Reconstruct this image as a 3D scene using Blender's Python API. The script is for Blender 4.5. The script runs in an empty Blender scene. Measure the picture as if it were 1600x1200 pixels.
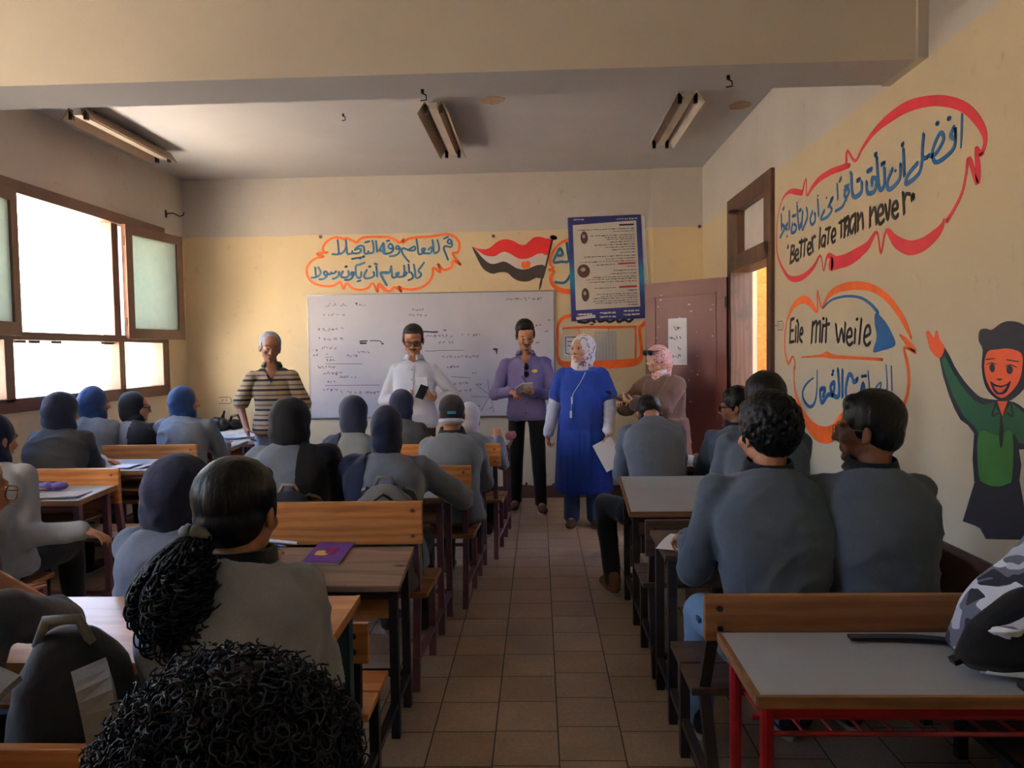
import bpy, bmesh, math, random
from mathutils import Vector as V, Matrix, noise
from math import sin, cos, pi, radians as RAD

S = bpy.context.scene
COL = S.collection
random.seed(7)

# ------------------------------------------------------------------ camera
F, H = 1150.0, 1.55
_y, _p, _r = RAD(2.1), RAD(-2.55), RAD(-.9)
FW = V((-sin(_y) * cos(_p), cos(_y) * cos(_p), sin(_p)))
_r0 = V((cos(_y), sin(_y), 0)); _u0 = _r0.cross(FW)
RT = _r0 * cos(_r) + _u0 * sin(_r)
UP = -_r0 * sin(_r) + _u0 * cos(_r)
CAM = V((0, 0, H))
cd = bpy.data.cameras.new('camera'); cam = bpy.data.objects.new('camera', cd); COL.objects.link(cam)
m = Matrix((RT, UP, -FW)).transposed().to_4x4(); m.translation = CAM
cam.matrix_world = m
cd.sensor_width = 36; cd.lens = 36 * F / 1600; cd.clip_start = .05; cd.clip_end = 300
S.camera = cam

def at(px, py, ax, val):
    "point of the plane (axis ax = val) seen at photo pixel px, py"
    d = RT * ((px - 800) / F) + UP * ((600 - py) / F) + FW
    t = (val - CAM[ax]) / d[ax]
    return CAM + d * t
def X(px, Y): return at(px, 600, 1, Y).x
def Z(py, Y, px=800): return at(px, py, 1, Y).z

# ------------------------------------------------------------------ light
w = bpy.data.worlds.new('sky'); S.world = w; w.use_nodes = True
bg = w.node_tree.nodes['Background']
_t = w.node_tree; _g = _t.nodes.new('ShaderNodeTexCoord'); _s = _t.nodes.new('ShaderNodeSeparateXYZ'); _c = _t.nodes.new('ShaderNodeValToRGB')
_t.links.new(_g.outputs['Generated'], _s.inputs[0]); _t.links.new(_s.outputs['Z'], _c.inputs[0]); _t.links.new(_c.outputs[0], bg.inputs['Color'])
_c.color_ramp.elements[0].position = .0; _c.color_ramp.elements[0].color = (1.0, .86, .68, 1)          # hazy horizon
_c.color_ramp.elements[1].position = .75; _c.color_ramp.elements[1].color = (.30, .50, .95, 1)          # blue overhead
_e = _c.color_ramp.elements.new(.22); _e.color = (.48, .66, .98, 1)
bg.inputs['Strength'].default_value = 9.0
sd = bpy.data.lights.new('sun', 'SUN'); sd.energy = 165; sd.color = (1, .90, .76); sd.angle = RAD(.6)
sun = bpy.data.objects.new('sun', sd); COL.objects.link(sun)
sun.rotation_euler = V((-.02, -.86, -.50)).to_track_quat('-Z', 'Y').to_euler()
sun.location = (-9, 16, 12)
vs = S.view_settings
S.display_settings.display_device = 'sRGB'
vs.view_transform = 'Standard'; vs.look = 'None'; vs.gamma = 1; vs.use_curve_mapping = False
vs.exposure = .74
S.cycles.use_denoising = True
S.cycles.max_bounces = 10; S.cycles.diffuse_bounces = 6; S.cycles.glossy_bounces = 3
S.cycles.transmission_bounces = 6; S.cycles.transparent_max_bounces = 10
S.cycles.sample_clamp_indirect = 8
def portal(loc, rot, sx, sy):
    l = bpy.data.lights.new('window_portal', 'AREA'); l.shape = 'RECTANGLE'; l.size = sx; l.size_y = sy
    l.cycles.is_portal = True
    o = bpy.data.objects.new('window_portal', l); COL.objects.link(o); o.location = loc; o.rotation_euler = rot
XL, XR, YB, YR, ZC, ZP = -3.73, 1.70, 7.713, -1.6, 3.40, 2.80
W1 = (4.30, 7.16, 1.24, 2.76)
W2 = (.3, 2.9, 1.24, 2.76)
DY0, DY1, DZ = 5.42, 6.52, 2.78
for a in (W1, W2):
    portal((XL - .12, (a[0] + a[1]) / 2, (a[2] + a[3]) / 2), (0, RAD(-90), 0), a[3] - a[2], a[1] - a[0])
portal((XR + .08, (DY0 + DY1) / 2, 1.4), (0, RAD(90), 0), 2.76, DY1 - DY0)

# ------------------------------------------------------------------ materials
def lin(c):
    c = c / 255
    return c / 12.92 if c <= .04045 else ((c + .055) / 1.055) ** 2.4
def rgb(r, g, b): return (lin(r), lin(g), lin(b), 1)
class NT:
    def __init__(s, name):
        s.m = bpy.data.materials.new(name); s.m.use_nodes = True
        s.t = s.m.node_tree; s.b = s.t.nodes['Principled BSDF']
    def n(s, typ, **kw):
        n = s.t.nodes.new('ShaderNode' + typ)
        for k, v in kw.items():
            if k.startswith('i_'):
                k = k[2:]; n.inputs[int(k) if k.isdigit() else k].default_value = v
            else: setattr(n, k, v)
        return n
    def l(s, a, b): s.t.links.new(a, b)
    def co(s, scale=(1, 1, 1), rot=(0, 0, 0), loc=(0, 0, 0), out='Object'):
        c = s.n('TexCoord'); mp = s.n('Mapping')
        mp.inputs['Scale'].default_value = scale; mp.inputs['Rotation'].default_value = rot; mp.inputs['Location'].default_value = loc
        s.l(c.outputs[out], mp.inputs[0]); return mp.outputs[0]
    def noise(s, vec, scale, detail=3, rough=.55, dist=0):
        n = s.n('TexNoise', i_Scale=scale, i_Detail=detail, i_Roughness=rough, i_Distortion=dist); s.l(vec, n.inputs['Vector']); return n.outputs['Fac']
    def ramp(s, fac, stops, interp='LINEAR'):
        r = s.n('ValToRGB'); cr = r.color_ramp; cr.interpolation = interp
        while len(cr.elements) < len(stops): cr.elements.new(.5)
        for e, (p, c) in zip(cr.elements, stops): e.position = p; e.color = c
        s.l(fac, r.inputs[0]); return r.outputs[0]
    def mix(s, fac, a, b, typ='MIX'):
        mx = s.n('Mix', data_type='RGBA', blend_type=typ)
        for k, v in ((0, fac), (6, a), (7, b)):
            if hasattr(v, 'is_output') or hasattr(v, 'links'): s.l(v, mx.inputs[k])
            else: mx.inputs[k].default_value = v
        return mx.outputs[2]
    def bump(s, h, strength=.3, dist=.01):
        b = s.n('Bump', i_Strength=strength, i_Distance=dist); s.l(h, b.inputs['Height']); s.l(b.outputs[0], s.b.inputs['Normal'])
    def base(s, v):
        if hasattr(v, 'links'): s.l(v, s.b.inputs['Base Color'])
        else: s.b.inputs['Base Color'].default_value = v
    def set(s, **k):
        for a, v in k.items(): s.b.inputs[a.replace('_', ' ')].default_value = v
        return s
def sc(c, k): return (c[0] * k, c[1] * k, c[2] * k, 1)

def plain(name, c, rough=.6, var=.12, scale=6, metal=0, bump=0, bscale=60, spec=.5):
    t = NT(name); v = t.co()
    f = t.noise(v, scale, 4)
    t.base(t.ramp(f, [(.3, sc(c, 1 - var)), (.7, sc(c, 1 + var))]))
    t.set(Roughness=rough, Metallic=metal); t.b.inputs['Specular IOR Level'].default_value = spec
    if bump: t.bump(t.noise(v, bscale, 3), bump, .004)
    return t.m
def cloth(name, c, rough=.85, var=.10, weave=350, sheen=.15):
    t = NT(name); v = t.co()
    a = t.noise(v, 7, 4); b = t.noise(v, weave, 1)
    col = t.ramp(a, [(.3, sc(c, 1 - var)), (.7, sc(c, 1 + var))])
    t.base(t.mix(.25, col, t.ramp(b, [(.3, sc(c, .7)), (.7, sc(c, 1.3))])))
    t.set(Roughness=rough); t.b.inputs['Specular IOR Level'].default_value = .25
    t.b.inputs['Sheen Weight'].default_value = sheen; t.b.inputs['Sheen Roughness'].default_value = .5
    t.bump(t.noise(v, 22, 3, dist=.6), .25, .012)
    return t.m
def wood(name, c1, c2, rough=.45, axis=0, seed=0, knots=True, worn=None):
    t = NT(name)
    s = [9, 9, 9]; s[axis] = 1.1
    v = t.co(scale=s, loc=(seed, seed * 2.1, seed * .7))
    f = t.noise(v, 1.6, 6, .6, 1.2)
    g = t.n('TexWave', wave_type='BANDS', bands_direction='Z' if axis != 2 else 'X', i_Scale=.9, i_Distortion=9, i_Detail=3); t.l(v, g.inputs['Vector'])
    col = t.ramp(f, [(.25, c1), (.5, t_mid(c1, c2)), (.75, c2)])
    col = t.mix(.35, col, t.ramp(g.outputs['Fac'], [(.2, sc(c1, .75)), (.8, c2)]))
    if knots:
        s2 = [5, 14, 14]; s2[axis], s2[0] = s2[0], s2[axis]
        kv = t.co(scale=s2, loc=(seed * 3.3, seed, seed))
        vo = t.n('TexVoronoi', i_Scale=.75); t.l(kv, vo.inputs['Vector'])
        k = t.ramp(vo.outputs['Distance'], [(.05, (1, 1, 1, 1)), (.16, (0, 0, 0, 1))])
        col = t.mix(k, col, sc(c1, .25))
    if worn is not None:
        wn = t.ramp(t.noise(t.co(), 5, 6, .7), [(.52, (0, 0, 0, 1)), (.62, (1, 1, 1, 1))])
        col = t.mix(wn, col, worn)
    t.base(col); t.set(Roughness=rough)
    t.bump(f, .15, .004)
    return t.m
def t_mid(a, b): return tuple((x + y) / 2 for x, y in zip(a, b))
def flat(name, c, rough=.6, emit=0):
    t = NT(name); t.base(c); t.set(Roughness=rough)
    return t.m

M = {}
# painted plaster: cream above the line at 2.80 m, yellow below
def plaster(name, low, low_skylit, axis_up=True):
    t = NT(name)
    c = t.n('TexCoord'); sp = t.n('SeparateXYZ'); t.l(c.outputs['Object'], sp.inputs[0])
    v = c.outputs['Object']
    wob = t.noise(v, 3.2, 4)
    md = t.n('Math', operation='MULTIPLY_ADD', i_1=.035); t.l(wob, md.inputs[0]); t.l(sp.outputs['Z'], md.inputs[2])
    f = t.n('MapRange', i_1=ZP + .012, i_2=ZP + .022); t.l(md.outputs[0], f.inputs[0])
    n1 = t.noise(v, 1.4, 5, .6); n2 = t.noise(v, 9, 5, .65)
    hi = t.ramp(n1, [(.3, rgb(196, 187, 177)), (.7, rgb(208, 200, 191))])
    lw = t.ramp(n1, [(.3, sc(low, .95)), (.7, sc(low, 1.04))])
    g = t.n('MapRange', i_1=.2, i_2=2.2); t.l(sp.outputs['Z'], g.inputs[0])
    lw = t.mix(g.outputs[0], low_skylit, lw)  # cool skylight on the lower wall painted in as a paler tone
    dirt = t.ramp(n2, [(.62, (0, 0, 0, 1)), (.80, (.4, .4, .4, 1))])
    col = t.mix(f.outputs[0], lw, hi)
    col = t.mix(dirt, col, rgb(150, 128, 100))
    t.base(col); t.set(Roughness=.72); t.b.inputs['Specular IOR Level'].default_value = .3
    t.bump(t.noise(v, 45, 4), .12, .004)
    return t.m
M['wall_back'] = plaster('yellow_wall_paint', rgb(228, 207, 168), rgb(220, 207, 182))
M['wall_right'] = plaster('cream_wall_paint', rgb(212, 194, 160), rgb(202, 197, 180))
M['ceil'] = plain('ceiling_paint', rgb(184, 182, 182), .8, .04, 2, bump=.05)
M['beam'] = plain('beam_paint', rgb(204, 194, 178), .75, .05, 2, bump=.08)
def tiles():
    t = NT('floor_tiles'); v = t.co(rot=(0, 0, RAD(90)), loc=(.135, -.0575, 0))
    b = t.n('TexBrick', offset=.0, squash=1, i_Scale=1.0)
    b.inputs['Brick Width'].default_value = .2535; b.inputs['Row Height'].default_value = .2535
    b.inputs['Mortar Size'].default_value = .0034; b.inputs['Mortar Smooth'].default_value = .25; b.inputs['Bias'].default_value = 0
    b.inputs['Color1'].default_value = rgb(168, 144, 122); b.inputs['Color2'].default_value = rgb(182, 160, 138); b.inputs['Mortar'].default_value = rgb(60, 46, 36)
    # neighbouring columns are laid a little out of step
    sp = t.n('SeparateXYZ'); t.l(v, sp.inputs[0])
    q = t.n('MATH'.title(), operation='DIVIDE', i_1=.2535); t.l(sp.outputs['Y'], q.inputs[0])
    fl = t.n('Math', operation='FLOOR'); t.l(q.outputs[0], fl.inputs[0])
    wn = t.n('TexWhiteNoise', noise_dimensions='1D'); t.l(fl.outputs[0], wn.inputs['W'])
    md = t.n('Math', operation='MULTIPLY_ADD', i_1=.09); t.l(wn.outputs['Value'], md.inputs[0]); t.l(sp.outputs['X'], md.inputs[2])
    cb = t.n('CombineXYZ'); t.l(md.outputs[0], cb.inputs[0]); t.l(sp.outputs['Y'], cb.inputs[1])
    t.l(cb.outputs[0], b.inputs['Vector'])
    n = t.noise(t.co(), 2.2, 6, .65); n2 = t.noise(t.co(), 60, 3, .6)
    c = t.mix(1, b.outputs['Color'], t.ramp(n, [(.3, (.72, .70, .68, 1)), (.7, (1.1, 1.08, 1.05, 1))]), 'MULTIPLY')
    c = t.mix(1, c, t.ramp(n2, [(.3, (.85, .85, .85, 1)), (.7, (1.1, 1.1, 1.1, 1))]), 'MULTIPLY')
    t.base(c)
    t.l(t.ramp(n, [(.2, (.34, .34, .34, 1)), (.8, (.6, .6, .6, 1))]), t.b.inputs['Roughness'])
    iv = t.n('Math', operation='SUBTRACT', i_0=1.0); t.l(b.outputs['Fac'], iv.inputs[1]); t.bump(iv.outputs[0], .4, .003)
    return t.m
M['floor'] = tiles()
M['skirt'] = plain('brown_skirting_paint', rgb(92, 62, 50), .5, .2, 5)
M['frame_brown'] = plain('brown_gloss_paint', rgb(96, 62, 52), .42, .18, 7, bump=.1, bscale=30)
M['frame_old'] = wood('worn_brown_timber', rgb(66, 42, 32), rgb(108, 74, 56), .5, 2, 3, False, rgb(70, 52, 42))
M['door'] = plain('maroon_door_paint', rgb(96, 52, 48), .45, .12, 3, bump=.06)
M['white_paper'] = plain('white_paper', rgb(226, 226, 228), .7, .03, 8)
M['grey_paper'] = plain('photocopied_paper', rgb(196, 190, 190), .7, .06, 30)
M['ink'] = flat('black_ink', rgb(34, 30, 34), .6)
M['blue_paint'] = plain('blue_wall_paint', rgb(22, 96, 158), .55, .2, 12)
M['teal_paint'] = plain('deep_blue_lettering_paint', rgb(16, 92, 138), .55, .25, 16)
M['black_paint'] = plain('black_lettering_paint', rgb(42, 32, 34), .55, .2, 12)
M['orange_paint'] = plain('orange_wall_paint', rgb(240, 106, 38), .5, .14, 9)
M['red_paint'] = plain('red_wall_paint', rgb(214, 44, 62), .5, .14, 7)
M['navy_paint'] = plain('navy_wall_paint', rgb(30, 34, 56), .55, .15, 6)
M['green_paint'] = plain('dark_green_wall_paint', rgb(22, 98, 66), .5, .12, 6)
M['light_green'] = plain('light_green_wall_paint', rgb(58, 134, 60), .5, .12, 6)
M['skin_paint'] = plain('orange_skin_paint', rgb(240, 98, 52), .5, .1, 6)
M['flag_red'] = plain('flag_red_paint', rgb(214, 34, 40), .5, .1, 6)
M['flag_white'] = plain('flag_white_paint', rgb(224, 216, 206), .55, .05, 6)
M['metal_dark'] = plain('dark_steel', rgb(40, 36, 38), .4, .2, 12, .6)
M['steel'] = plain('bare_steel', rgb(150, 150, 155), .3, .1, 12, 1)
t = NT('frosted_glass'); v = t.co()
t.base(t.ramp(t.noise(v, 18, 5, .7), [(.3, rgb(176, 186, 180)), (.7, rgb(206, 214, 208))])); t.set(Roughness=.35)
tr = t.n('BsdfTranslucent'); tr.inputs[0].default_value = rgb(222, 228, 222)
mx = t.n('MixShader', i_0=.62); t.l(t.b.outputs[0], mx.inputs[1]); t.l(tr.outputs[0], mx.inputs[2])
t.l(mx.outputs[0], t.t.nodes['Material Output'].inputs[0]); t.bump(t.noise(v, 120, 2), .4, .003); M['frost'] = t.m
t = NT('clear_glass'); tp = t.n('BsdfTransparent'); tp.inputs[0].default_value = (.93, .96, .96, 1)
gl = t.n('BsdfGlossy'); gl.inputs['Roughness'].default_value = .05
mx = t.n('MixShader', i_0=.06); t.l(tp.outputs[0], mx.inputs[1]); t.l(gl.outputs[0], mx.inputs[2]); t.l(mx.outputs[0], t.t.nodes['Material Output'].inputs[0]); M['glass'] = t.m

# ------------------------------------------------------------------ mesh helpers
def link(name, me, m=None, parent=None, loc=None, smooth=False):
    o = bpy.data.objects.new(name, me); COL.objects.link(o)
    if m is not None: me.materials.clear(); me.materials.append(M[m] if isinstance(m, str) else m)
    if parent is not None: o.parent = parent
    if loc is not None: o.location = loc
    if smooth: me.polygons.foreach_set('use_smooth', [True] * len(me.polygons))
    return o
def tag(o, label, cat, group=None):
    o['label'] = label; o['category'] = cat
    if group: o['group'] = group
    return o
def thing(name, label, cat, loc=(0, 0, 0), group=None, rot=0):
    o = bpy.data.objects.new(name, None); COL.objects.link(o); o.location = loc; o.rotation_euler = (0, 0, rot); o.empty_display_size = .1
    return tag(o, label, cat, group)
class MB:
    def __init__(s, off=(0, 0, 0)): s.bm = bmesh.new(); s.off = V(off)
    def v(s, p): return s.bm.verts.new(V(p) - s.off)
    def box(s, lo, hi, rot=None, piv=None):
        P = [V((x, y, z)) for x in (lo[0], hi[0]) for y in (lo[1], hi[1]) for z in (lo[2], hi[2])]
        if rot is not None:
            c = V(piv) if piv is not None else (V(lo) + V(hi)) / 2
            P = [c + rot @ (p - c) for p in P]
        return s.hexa(P)
    def hexa(s, P):
        "8 points ordered x(y(z))"
        b = [s.v(p) for p in P]
        for f in ((0, 1, 3, 2), (4, 6, 7, 5), (0, 4, 5, 1), (2, 3, 7, 6), (0, 2, 6, 4), (1, 5, 7, 3)): s.bm.faces.new([b[i] for i in f])
        return s
    def ring(s, c, a, b, n, ex=2.0):
        out = []
        for i in range(n):
            t = 2 * pi * i / n; ct, st = cos(t), sin(t)
            k = 2 / ex
            out.append(s.v(V(c) + V(a) * math.copysign(abs(ct) ** k, ct) + V(b) * math.copysign(abs(st) ** k, st)))
        return out
    def skin(s, rings, cap=True):
        n = len(rings[0])
        for r, q in zip(rings, rings[1:]):
            for i in range(n): s.bm.faces.new((r[i], r[(i + 1) % n], q[(i + 1) % n], q[i]))
        if cap: s.bm.faces.new(rings[0][::-1]); s.bm.faces.new(rings[-1])
        return s
    def tube(s, pts, r, n=8, caps=True):
        pts = [V(p) for p in pts]; R = r if hasattr(r, '__len__') else [r] * len(pts)
        rings = []; prev = None
        for i, p in enumerate(pts):
            d = (pts[min(i + 1, len(pts) - 1)] - pts[max(i - 1, 0)]).normalized()
            if prev is None:
                a = d.cross(V((0, 0, 1)));
                if a.length < .05: a = d.cross(V((0, 1, 0)))
            else: a = prev - d * prev.dot(d)
            a.normalize(); prev = a; b = d.cross(a)
            rings.append(s.ring(p, a * R[i], b * R[i], n))
        return s.skin(rings, caps)
    def bar(s, a, b, w, d=None, up=(0, 0, 1)):
        a, b = V(a), V(b); d = d or w; t = (b - a).normalized(); u = V(up)
        if abs(t.dot(u)) > .95: u = V((0, 1, 0))
        x = t.cross(u).normalized(); y = x.cross(t)
        P = [q + x * (sx * w / 2) + y * (sy * d / 2) for q in (a, b) for sx in (-1, 1) for sy in (-1, 1)]
        return s.hexa(P)
    def ribbon(s, pts, side, w, t):
        pts = [V(p) for p in pts]; sd_ = V(side).normalized(); rings = []
        for i, p in enumerate(pts):
            d = (pts[min(i + 1, len(pts) - 1)] - pts[max(i - 1, 0)]).normalized(); x = (sd_ - d * sd_.dot(d)).normalized(); n_ = d.cross(x)
            rings.append([s.v(p + x * a * w / 2 + n_ * b * t / 2) for a, b in ((-1, -1), (1, -1), (1, 1), (-1, 1))])
        return s.skin(rings)
    def ell(s, c, r, R=None, n=16, k=10):
        R = R or Matrix.Identity(3); c = V(c); rings = []
        bot = s.v(c + R @ V((0, 0, -r[2]))); top = s.v(c + R @ V((0, 0, r[2])))
        for j in range(1, k):
            ph = -pi / 2 + pi * j / k
            rings.append([s.v(c + R @ V((r[0] * cos(ph) * cos(2 * pi * i / n), r[1] * cos(ph) * sin(2 * pi * i / n), r[2] * sin(ph)))) for i in range(n)])
        s.skin(rings, False)
        for i in range(n):
            s.bm.faces.new((bot, rings[0][(i + 1) % n], rings[0][i])); s.bm.faces.new((top, rings[-1][i], rings[-1][(i + 1) % n]))
        return s
    def cap(s, a, b, ra, rb, n=12):
        "tapered capsule"
        a, b = V(a), V(b); d = (b - a)
        if d.length < 1e-6: return s.ell(a, (ra, ra, ra))
        d.normalize(); x = d.cross(V((0, 0, 1)))
        if x.length < .05: x = d.cross(V((0, 1, 0)))
        x.normalize(); y = d.cross(x); rings = []
        for k in (-80, -50, -20): t = RAD(k); rings.append(s.ring(a + d * ra * sin(t), x * ra * cos(t), y * ra * cos(t), n))
        for k in (20, 50, 80): t = RAD(k); rings.append(s.ring(b + d * rb * sin(t), x * rb * cos(t), y * rb * cos(t), n))
        return s.skin(rings)
    def chain(s, pts, rs, n=12):
        for i in range(len(pts) - 1): s.cap(pts[i], pts[i + 1], rs[i], rs[i + 1], n)
        return s
    def lathe(s, prof, c=(0, 0, 0), n=20):
        return s.skin([s.ring(V(c) + V((0, 0, z)), V((r, 0, 0)), V((0, r, 0)), n) for r, z in prof])
    def prism(s, poly, h):
        "poly: 3D points of a flat face; h: extrusion vector"
        a = [s.v(p) for p in poly]; b = [s.v(V(p) + V(h)) for p in poly]; n = len(a)
        s.bm.faces.new(a[::-1]); s.bm.faces.new(b)
        for i in range(n): s.bm.faces.new((a[i], a[(i + 1) % n], b[(i + 1) % n], b[i]))
        return s
    def mesh(s, name='m', tri=False):
        bmesh.ops.recalc_face_normals(s.bm, faces=s.bm.faces)
        if tri: bmesh.ops.triangulate(s.bm, faces=[f for f in s.bm.faces if len(f.verts) > 4])
        me = bpy.data.meshes.new(name); s.bm.to_mesh(me); s.bm.free(); return me
    def build(s, name, m, parent=None, smooth=False, bevel=0, loc=None, label=None, tri=False):
        if loc is None and parent is None and s.off.length > 0: loc = s.off
        if bevel:
            bmesh.ops.recalc_face_normals(s.bm, faces=s.bm.faces)
            bmesh.ops.bevel(s.bm, geom=[e for e in s.bm.edges], offset=bevel, segments=2, affect='EDGES', profile=.6)
        o = link(name, s.mesh(name, tri), m, parent, loc, smooth)
        if label: o['label'] = label
        return o
def struct(name, mb, m, **k):
    o = mb.build(name, m, **k)
    if o.parent is None: o['kind'] = 'structure'
    return o

TMP = bpy.data.scenes.new('tmp')
def remesh(me, voxel, it=3, fac=.5):
    o = bpy.data.objects.new('tmp', me); TMP.collection.objects.link(o)
    r = o.modifiers.new('r', 'REMESH'); r.mode = 'VOXEL'; r.voxel_size = voxel; r.use_smooth_shade = True
    if it: s = o.modifiers.new('s', 'SMOOTH'); s.factor = fac; s.iterations = it
    vl = TMP.view_layers[0]; vl.update(); dg = vl.depsgraph
    out = bpy.data.meshes.new_from_object(o.evaluated_get(dg), depsgraph=dg)
    bpy.data.objects.remove(o); bpy.data.meshes.remove(me)
    out.polygons.foreach_set('use_smooth', [True] * len(out.polygons))
    return out
def wrinkle(me, amp, freq, stretch=(1, 1, 1), seed=0):
    n = len(me.vertices); co = [0.0] * (3 * n); no = [0.0] * (3 * n)
    me.vertices.foreach_get('co', co); me.vertex_normals.foreach_get('vector', no)
    ox, oy, oz = seed * 1.7, seed * 3.1, seed * .9; sx, sy, sz = (q * freq for q in stretch); nz = noise.noise
    for i in range(0, 3 * n, 3):
        p = V((co[i] * sx + ox, co[i + 1] * sy + oy, co[i + 2] * sz + oz)); a = amp * (nz(p) + .5 * nz(p * 2.1))
        co[i] += no[i] * a; co[i + 1] += no[i + 1] * a; co[i + 2] += no[i + 2] * a
    me.vertices.foreach_set('co', co); me.update()

def folds(me, amp, freq, stretch=(1, 1, 1), seed=0):
    "ridged noise: narrow creases with soft flanks"
    n = len(me.vertices); co = [0.0] * (3 * n); no = [0.0] * (3 * n)
    me.vertices.foreach_get('co', co); me.vertex_normals.foreach_get('vector', no)
    sx, sy, sz = (q * freq for q in stretch); nz = noise.noise; o = seed * 2.3
    for i in range(0, 3 * n, 3):
        x, y, z = co[i], co[i + 1], co[i + 2]
        w_ = .35 * nz(V((x * 5 + o, y * 5, z * 5)))
        p = V((x * sx + o + w_, y * sy + o * .7 + w_, z * sz - o)); r = 1 - abs(nz(p)) * 2.2; r = max(0, r) ** 2
        m_ = max(0, nz(V((x * 3 + o, y * 3 - o, z * 3))) + .35)
        a = amp * (r - .3) * m_
        co[i] += no[i] * a; co[i + 1] += no[i + 1] * a; co[i + 2] += no[i + 2] * a
    me.vertices.foreach_set('co', co); me.update()
# ------------------------------------------------------------------ room shell
ZW = 3.62
struct('floor', MB().box((XL - .3, YR - .3, -.12), (XR, YB + .3, 0)), 'floor')
struct('ceiling', MB().box((XL - .3, YR - .3, ZC), (XR + .3, YB + .3, ZW)), 'ceil')
mb = MB().box((XL - .3, YB, 0), (XR + .25, YB + .25, ZC)).box((1.19, YB - .035, .12), (XR, YB + .01, ZC))
struct('wall_back', mb, 'wall_back')
struct('wall_rear', MB().box((XL - .3, YR - .25, 0), (XR + .25, YR, ZC)), 'wall_right')
mb = MB()
ys = [YR, W2[0], W2[1], W1[0], W1[1], YB]
for a, b, o in ((ys[0], ys[1], 0), (ys[1], ys[2], 1), (ys[2], ys[3], 0), (ys[3], ys[4], 1), (ys[4], ys[5], 0)):
    if o: mb.box((XL - .26, a, 0), (XL, b, W1[2])).box((XL - .26, a, W1[3]), (XL, b, ZC))
    else: mb.box((XL - .26, a, 0), (XL, b, ZC))
struct('wall_left', mb, 'wall_back')
mb = MB().box((XR, YR, 0), (XR + .22, DY0 - .03, ZC)).box((XR, DY1 + .03, 0), (XR + .22, YB, ZC)).box((XR, DY0 - .03, DZ), (XR + .22, DY1 + .03, ZC))
struct('wall_right', mb, 'wall_right')
_bm = struct('ceiling_beam', MB().box((XL, 3.32, 2.79), (1.66, 3.63, ZC)), 'beam')
_bm.data.materials.append(M['ceil'])
for _f in _bm.data.polygons: _f.material_index = 1 if _f.normal.z < -.5 or _f.normal.y > .5 else 0
struct('trim_1', MB().box((1.655, 3.30, 2.79), (XR, 3.65, ZC)), 'beam')   # shallow pilaster head the beam dies into
# scraped brown skirting band: back wall with paint drips hanging off its edge
mb = MB(); x = XL
while x < 1.19:
    x2 = min(1.19, x + random.uniform(.015, .05))
    mb.box((x, YB - .006, 0), (x2, YB, .125 + random.choice((0, .004, .01, .03, .045, .012)) * random.random())); x = x2
struct('baseboard_back', mb, 'skirt')
struct('baseboard_right', MB().box((XR - .012, YR, 0), (XR, DY0 - .08, .72)), 'skirt')
struct('baseboard_left', MB().box((XL, YR, 0), (XL + .006, YB, .13)), 'skirt')

# ------------------------------------------------------------------ windows
def casement(parent, hx, hy, ang, wd, z0, z1, th=.045):
    "side-hung sash; ang = direction of the free edge from the hinge"
    d = V((sin(ang), cos(ang), 0)); n = V((d.y, -d.x, 0)); st = .085
    def slab(a0, a1, zz0, zz1, t0, t1):
        return [V((hx, hy, 0)) + d * a + n * t + V((0, 0, z)) for a in (a0, a1) for t in (t0, t1) for z in (zz0, zz1)]
    f = MB()
    f.hexa(slab(0, st, z0, z1, -th / 2, th / 2)); f.hexa(slab(wd - st, wd, z0, z1, -th / 2, th / 2))
    f.hexa(slab(st, wd - st, z1 - st, z1, -th / 2, th / 2)); f.hexa(slab(st, wd - st, z0, z0 + st * 1.1, -th / 2, th / 2))
    o = f.build('casement', 'frame_brown', parent)
    MB().hexa(slab(st, wd - st, z0 + st, z1 - st, -.004, .004)).build('pane', 'frost', o)
    h = MB()
    for z in (z0 + .15, z1 - .15): h.tube([(hx, hy, z - .04), (hx, hy, z + .04)], .011)
    h.build('hinge', 'frame_brown', o)
def window(name, W, sashes, mull):
    y0, y1, z0, z1 = W
    root = bpy.data.objects.new(name, None); COL.objects.link(root); root.location = (XL, (y0 + y1) / 2, z0); root['kind'] = 'structure'
    f = MB(root.location); a, b = XL - .10, XL + .035; t = .085
    f.box((a, y0 - .04, z0 - .07), (b, y1 + .09, z0 + .03)); f.box((a, y0 - .04, z1 - .03), (b, y1 + .09, z1 + .065))
    f.box((a, y0 - .04, z0), (b, y0 + t - .03, z1)); f.box((a, y1 - t + .055, z0), (b, y1 + .09, z1))
    f.box((a, y0, 1.685), (b, y1 + .05, 1.745))
    for y in mull: f.box((a, y - .045, z0), (b, y + .045, 1.69))
    for y in mull: f.box((a, y - .05, 1.74), (b - .03, y + .05, z1))
    fr = f.build('window_frame', 'frame_brown', root, bevel=.004)
    edges = [y0] + list(mull) + [y1 + .02]
    for p, q in zip(edges, edges[1:]):
        MB(root.location).box((XL - .04, p + .03, z0 + .02), (XL - .034, q - .03, 1.70)).build('pane', 'glass', root)
    for s in sashes:
        c = MB(root.location); casement_l(root, *s)
    return root
def casement_l(root, hx, hy, ang, wd, z0, z1):
    L = root.location; casement(root, hx - L.x, hy - L.y, ang, wd, z0 - L.z, z1 - L.z)
win = window('window_1', W1, [(XL + .055, 6.47, RAD(9), .80, 1.715, 2.735), (XL + .055, 5.10, RAD(180 - 8), .80, 1.715, 2.735)], (5.02, 6.42))
# sash behind the folded-back casement keeps its glass
MB(win.location).box((XL - .04, 6.47, 1.745), (XL - .034, 7.15, 2.75)).build('pane', 'frost', win)
MB(win.location).box((XL - .04, 4.33, 1.745), (XL - .034, 4.98, 2.75)).build('pane', 'frost', win)
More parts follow.
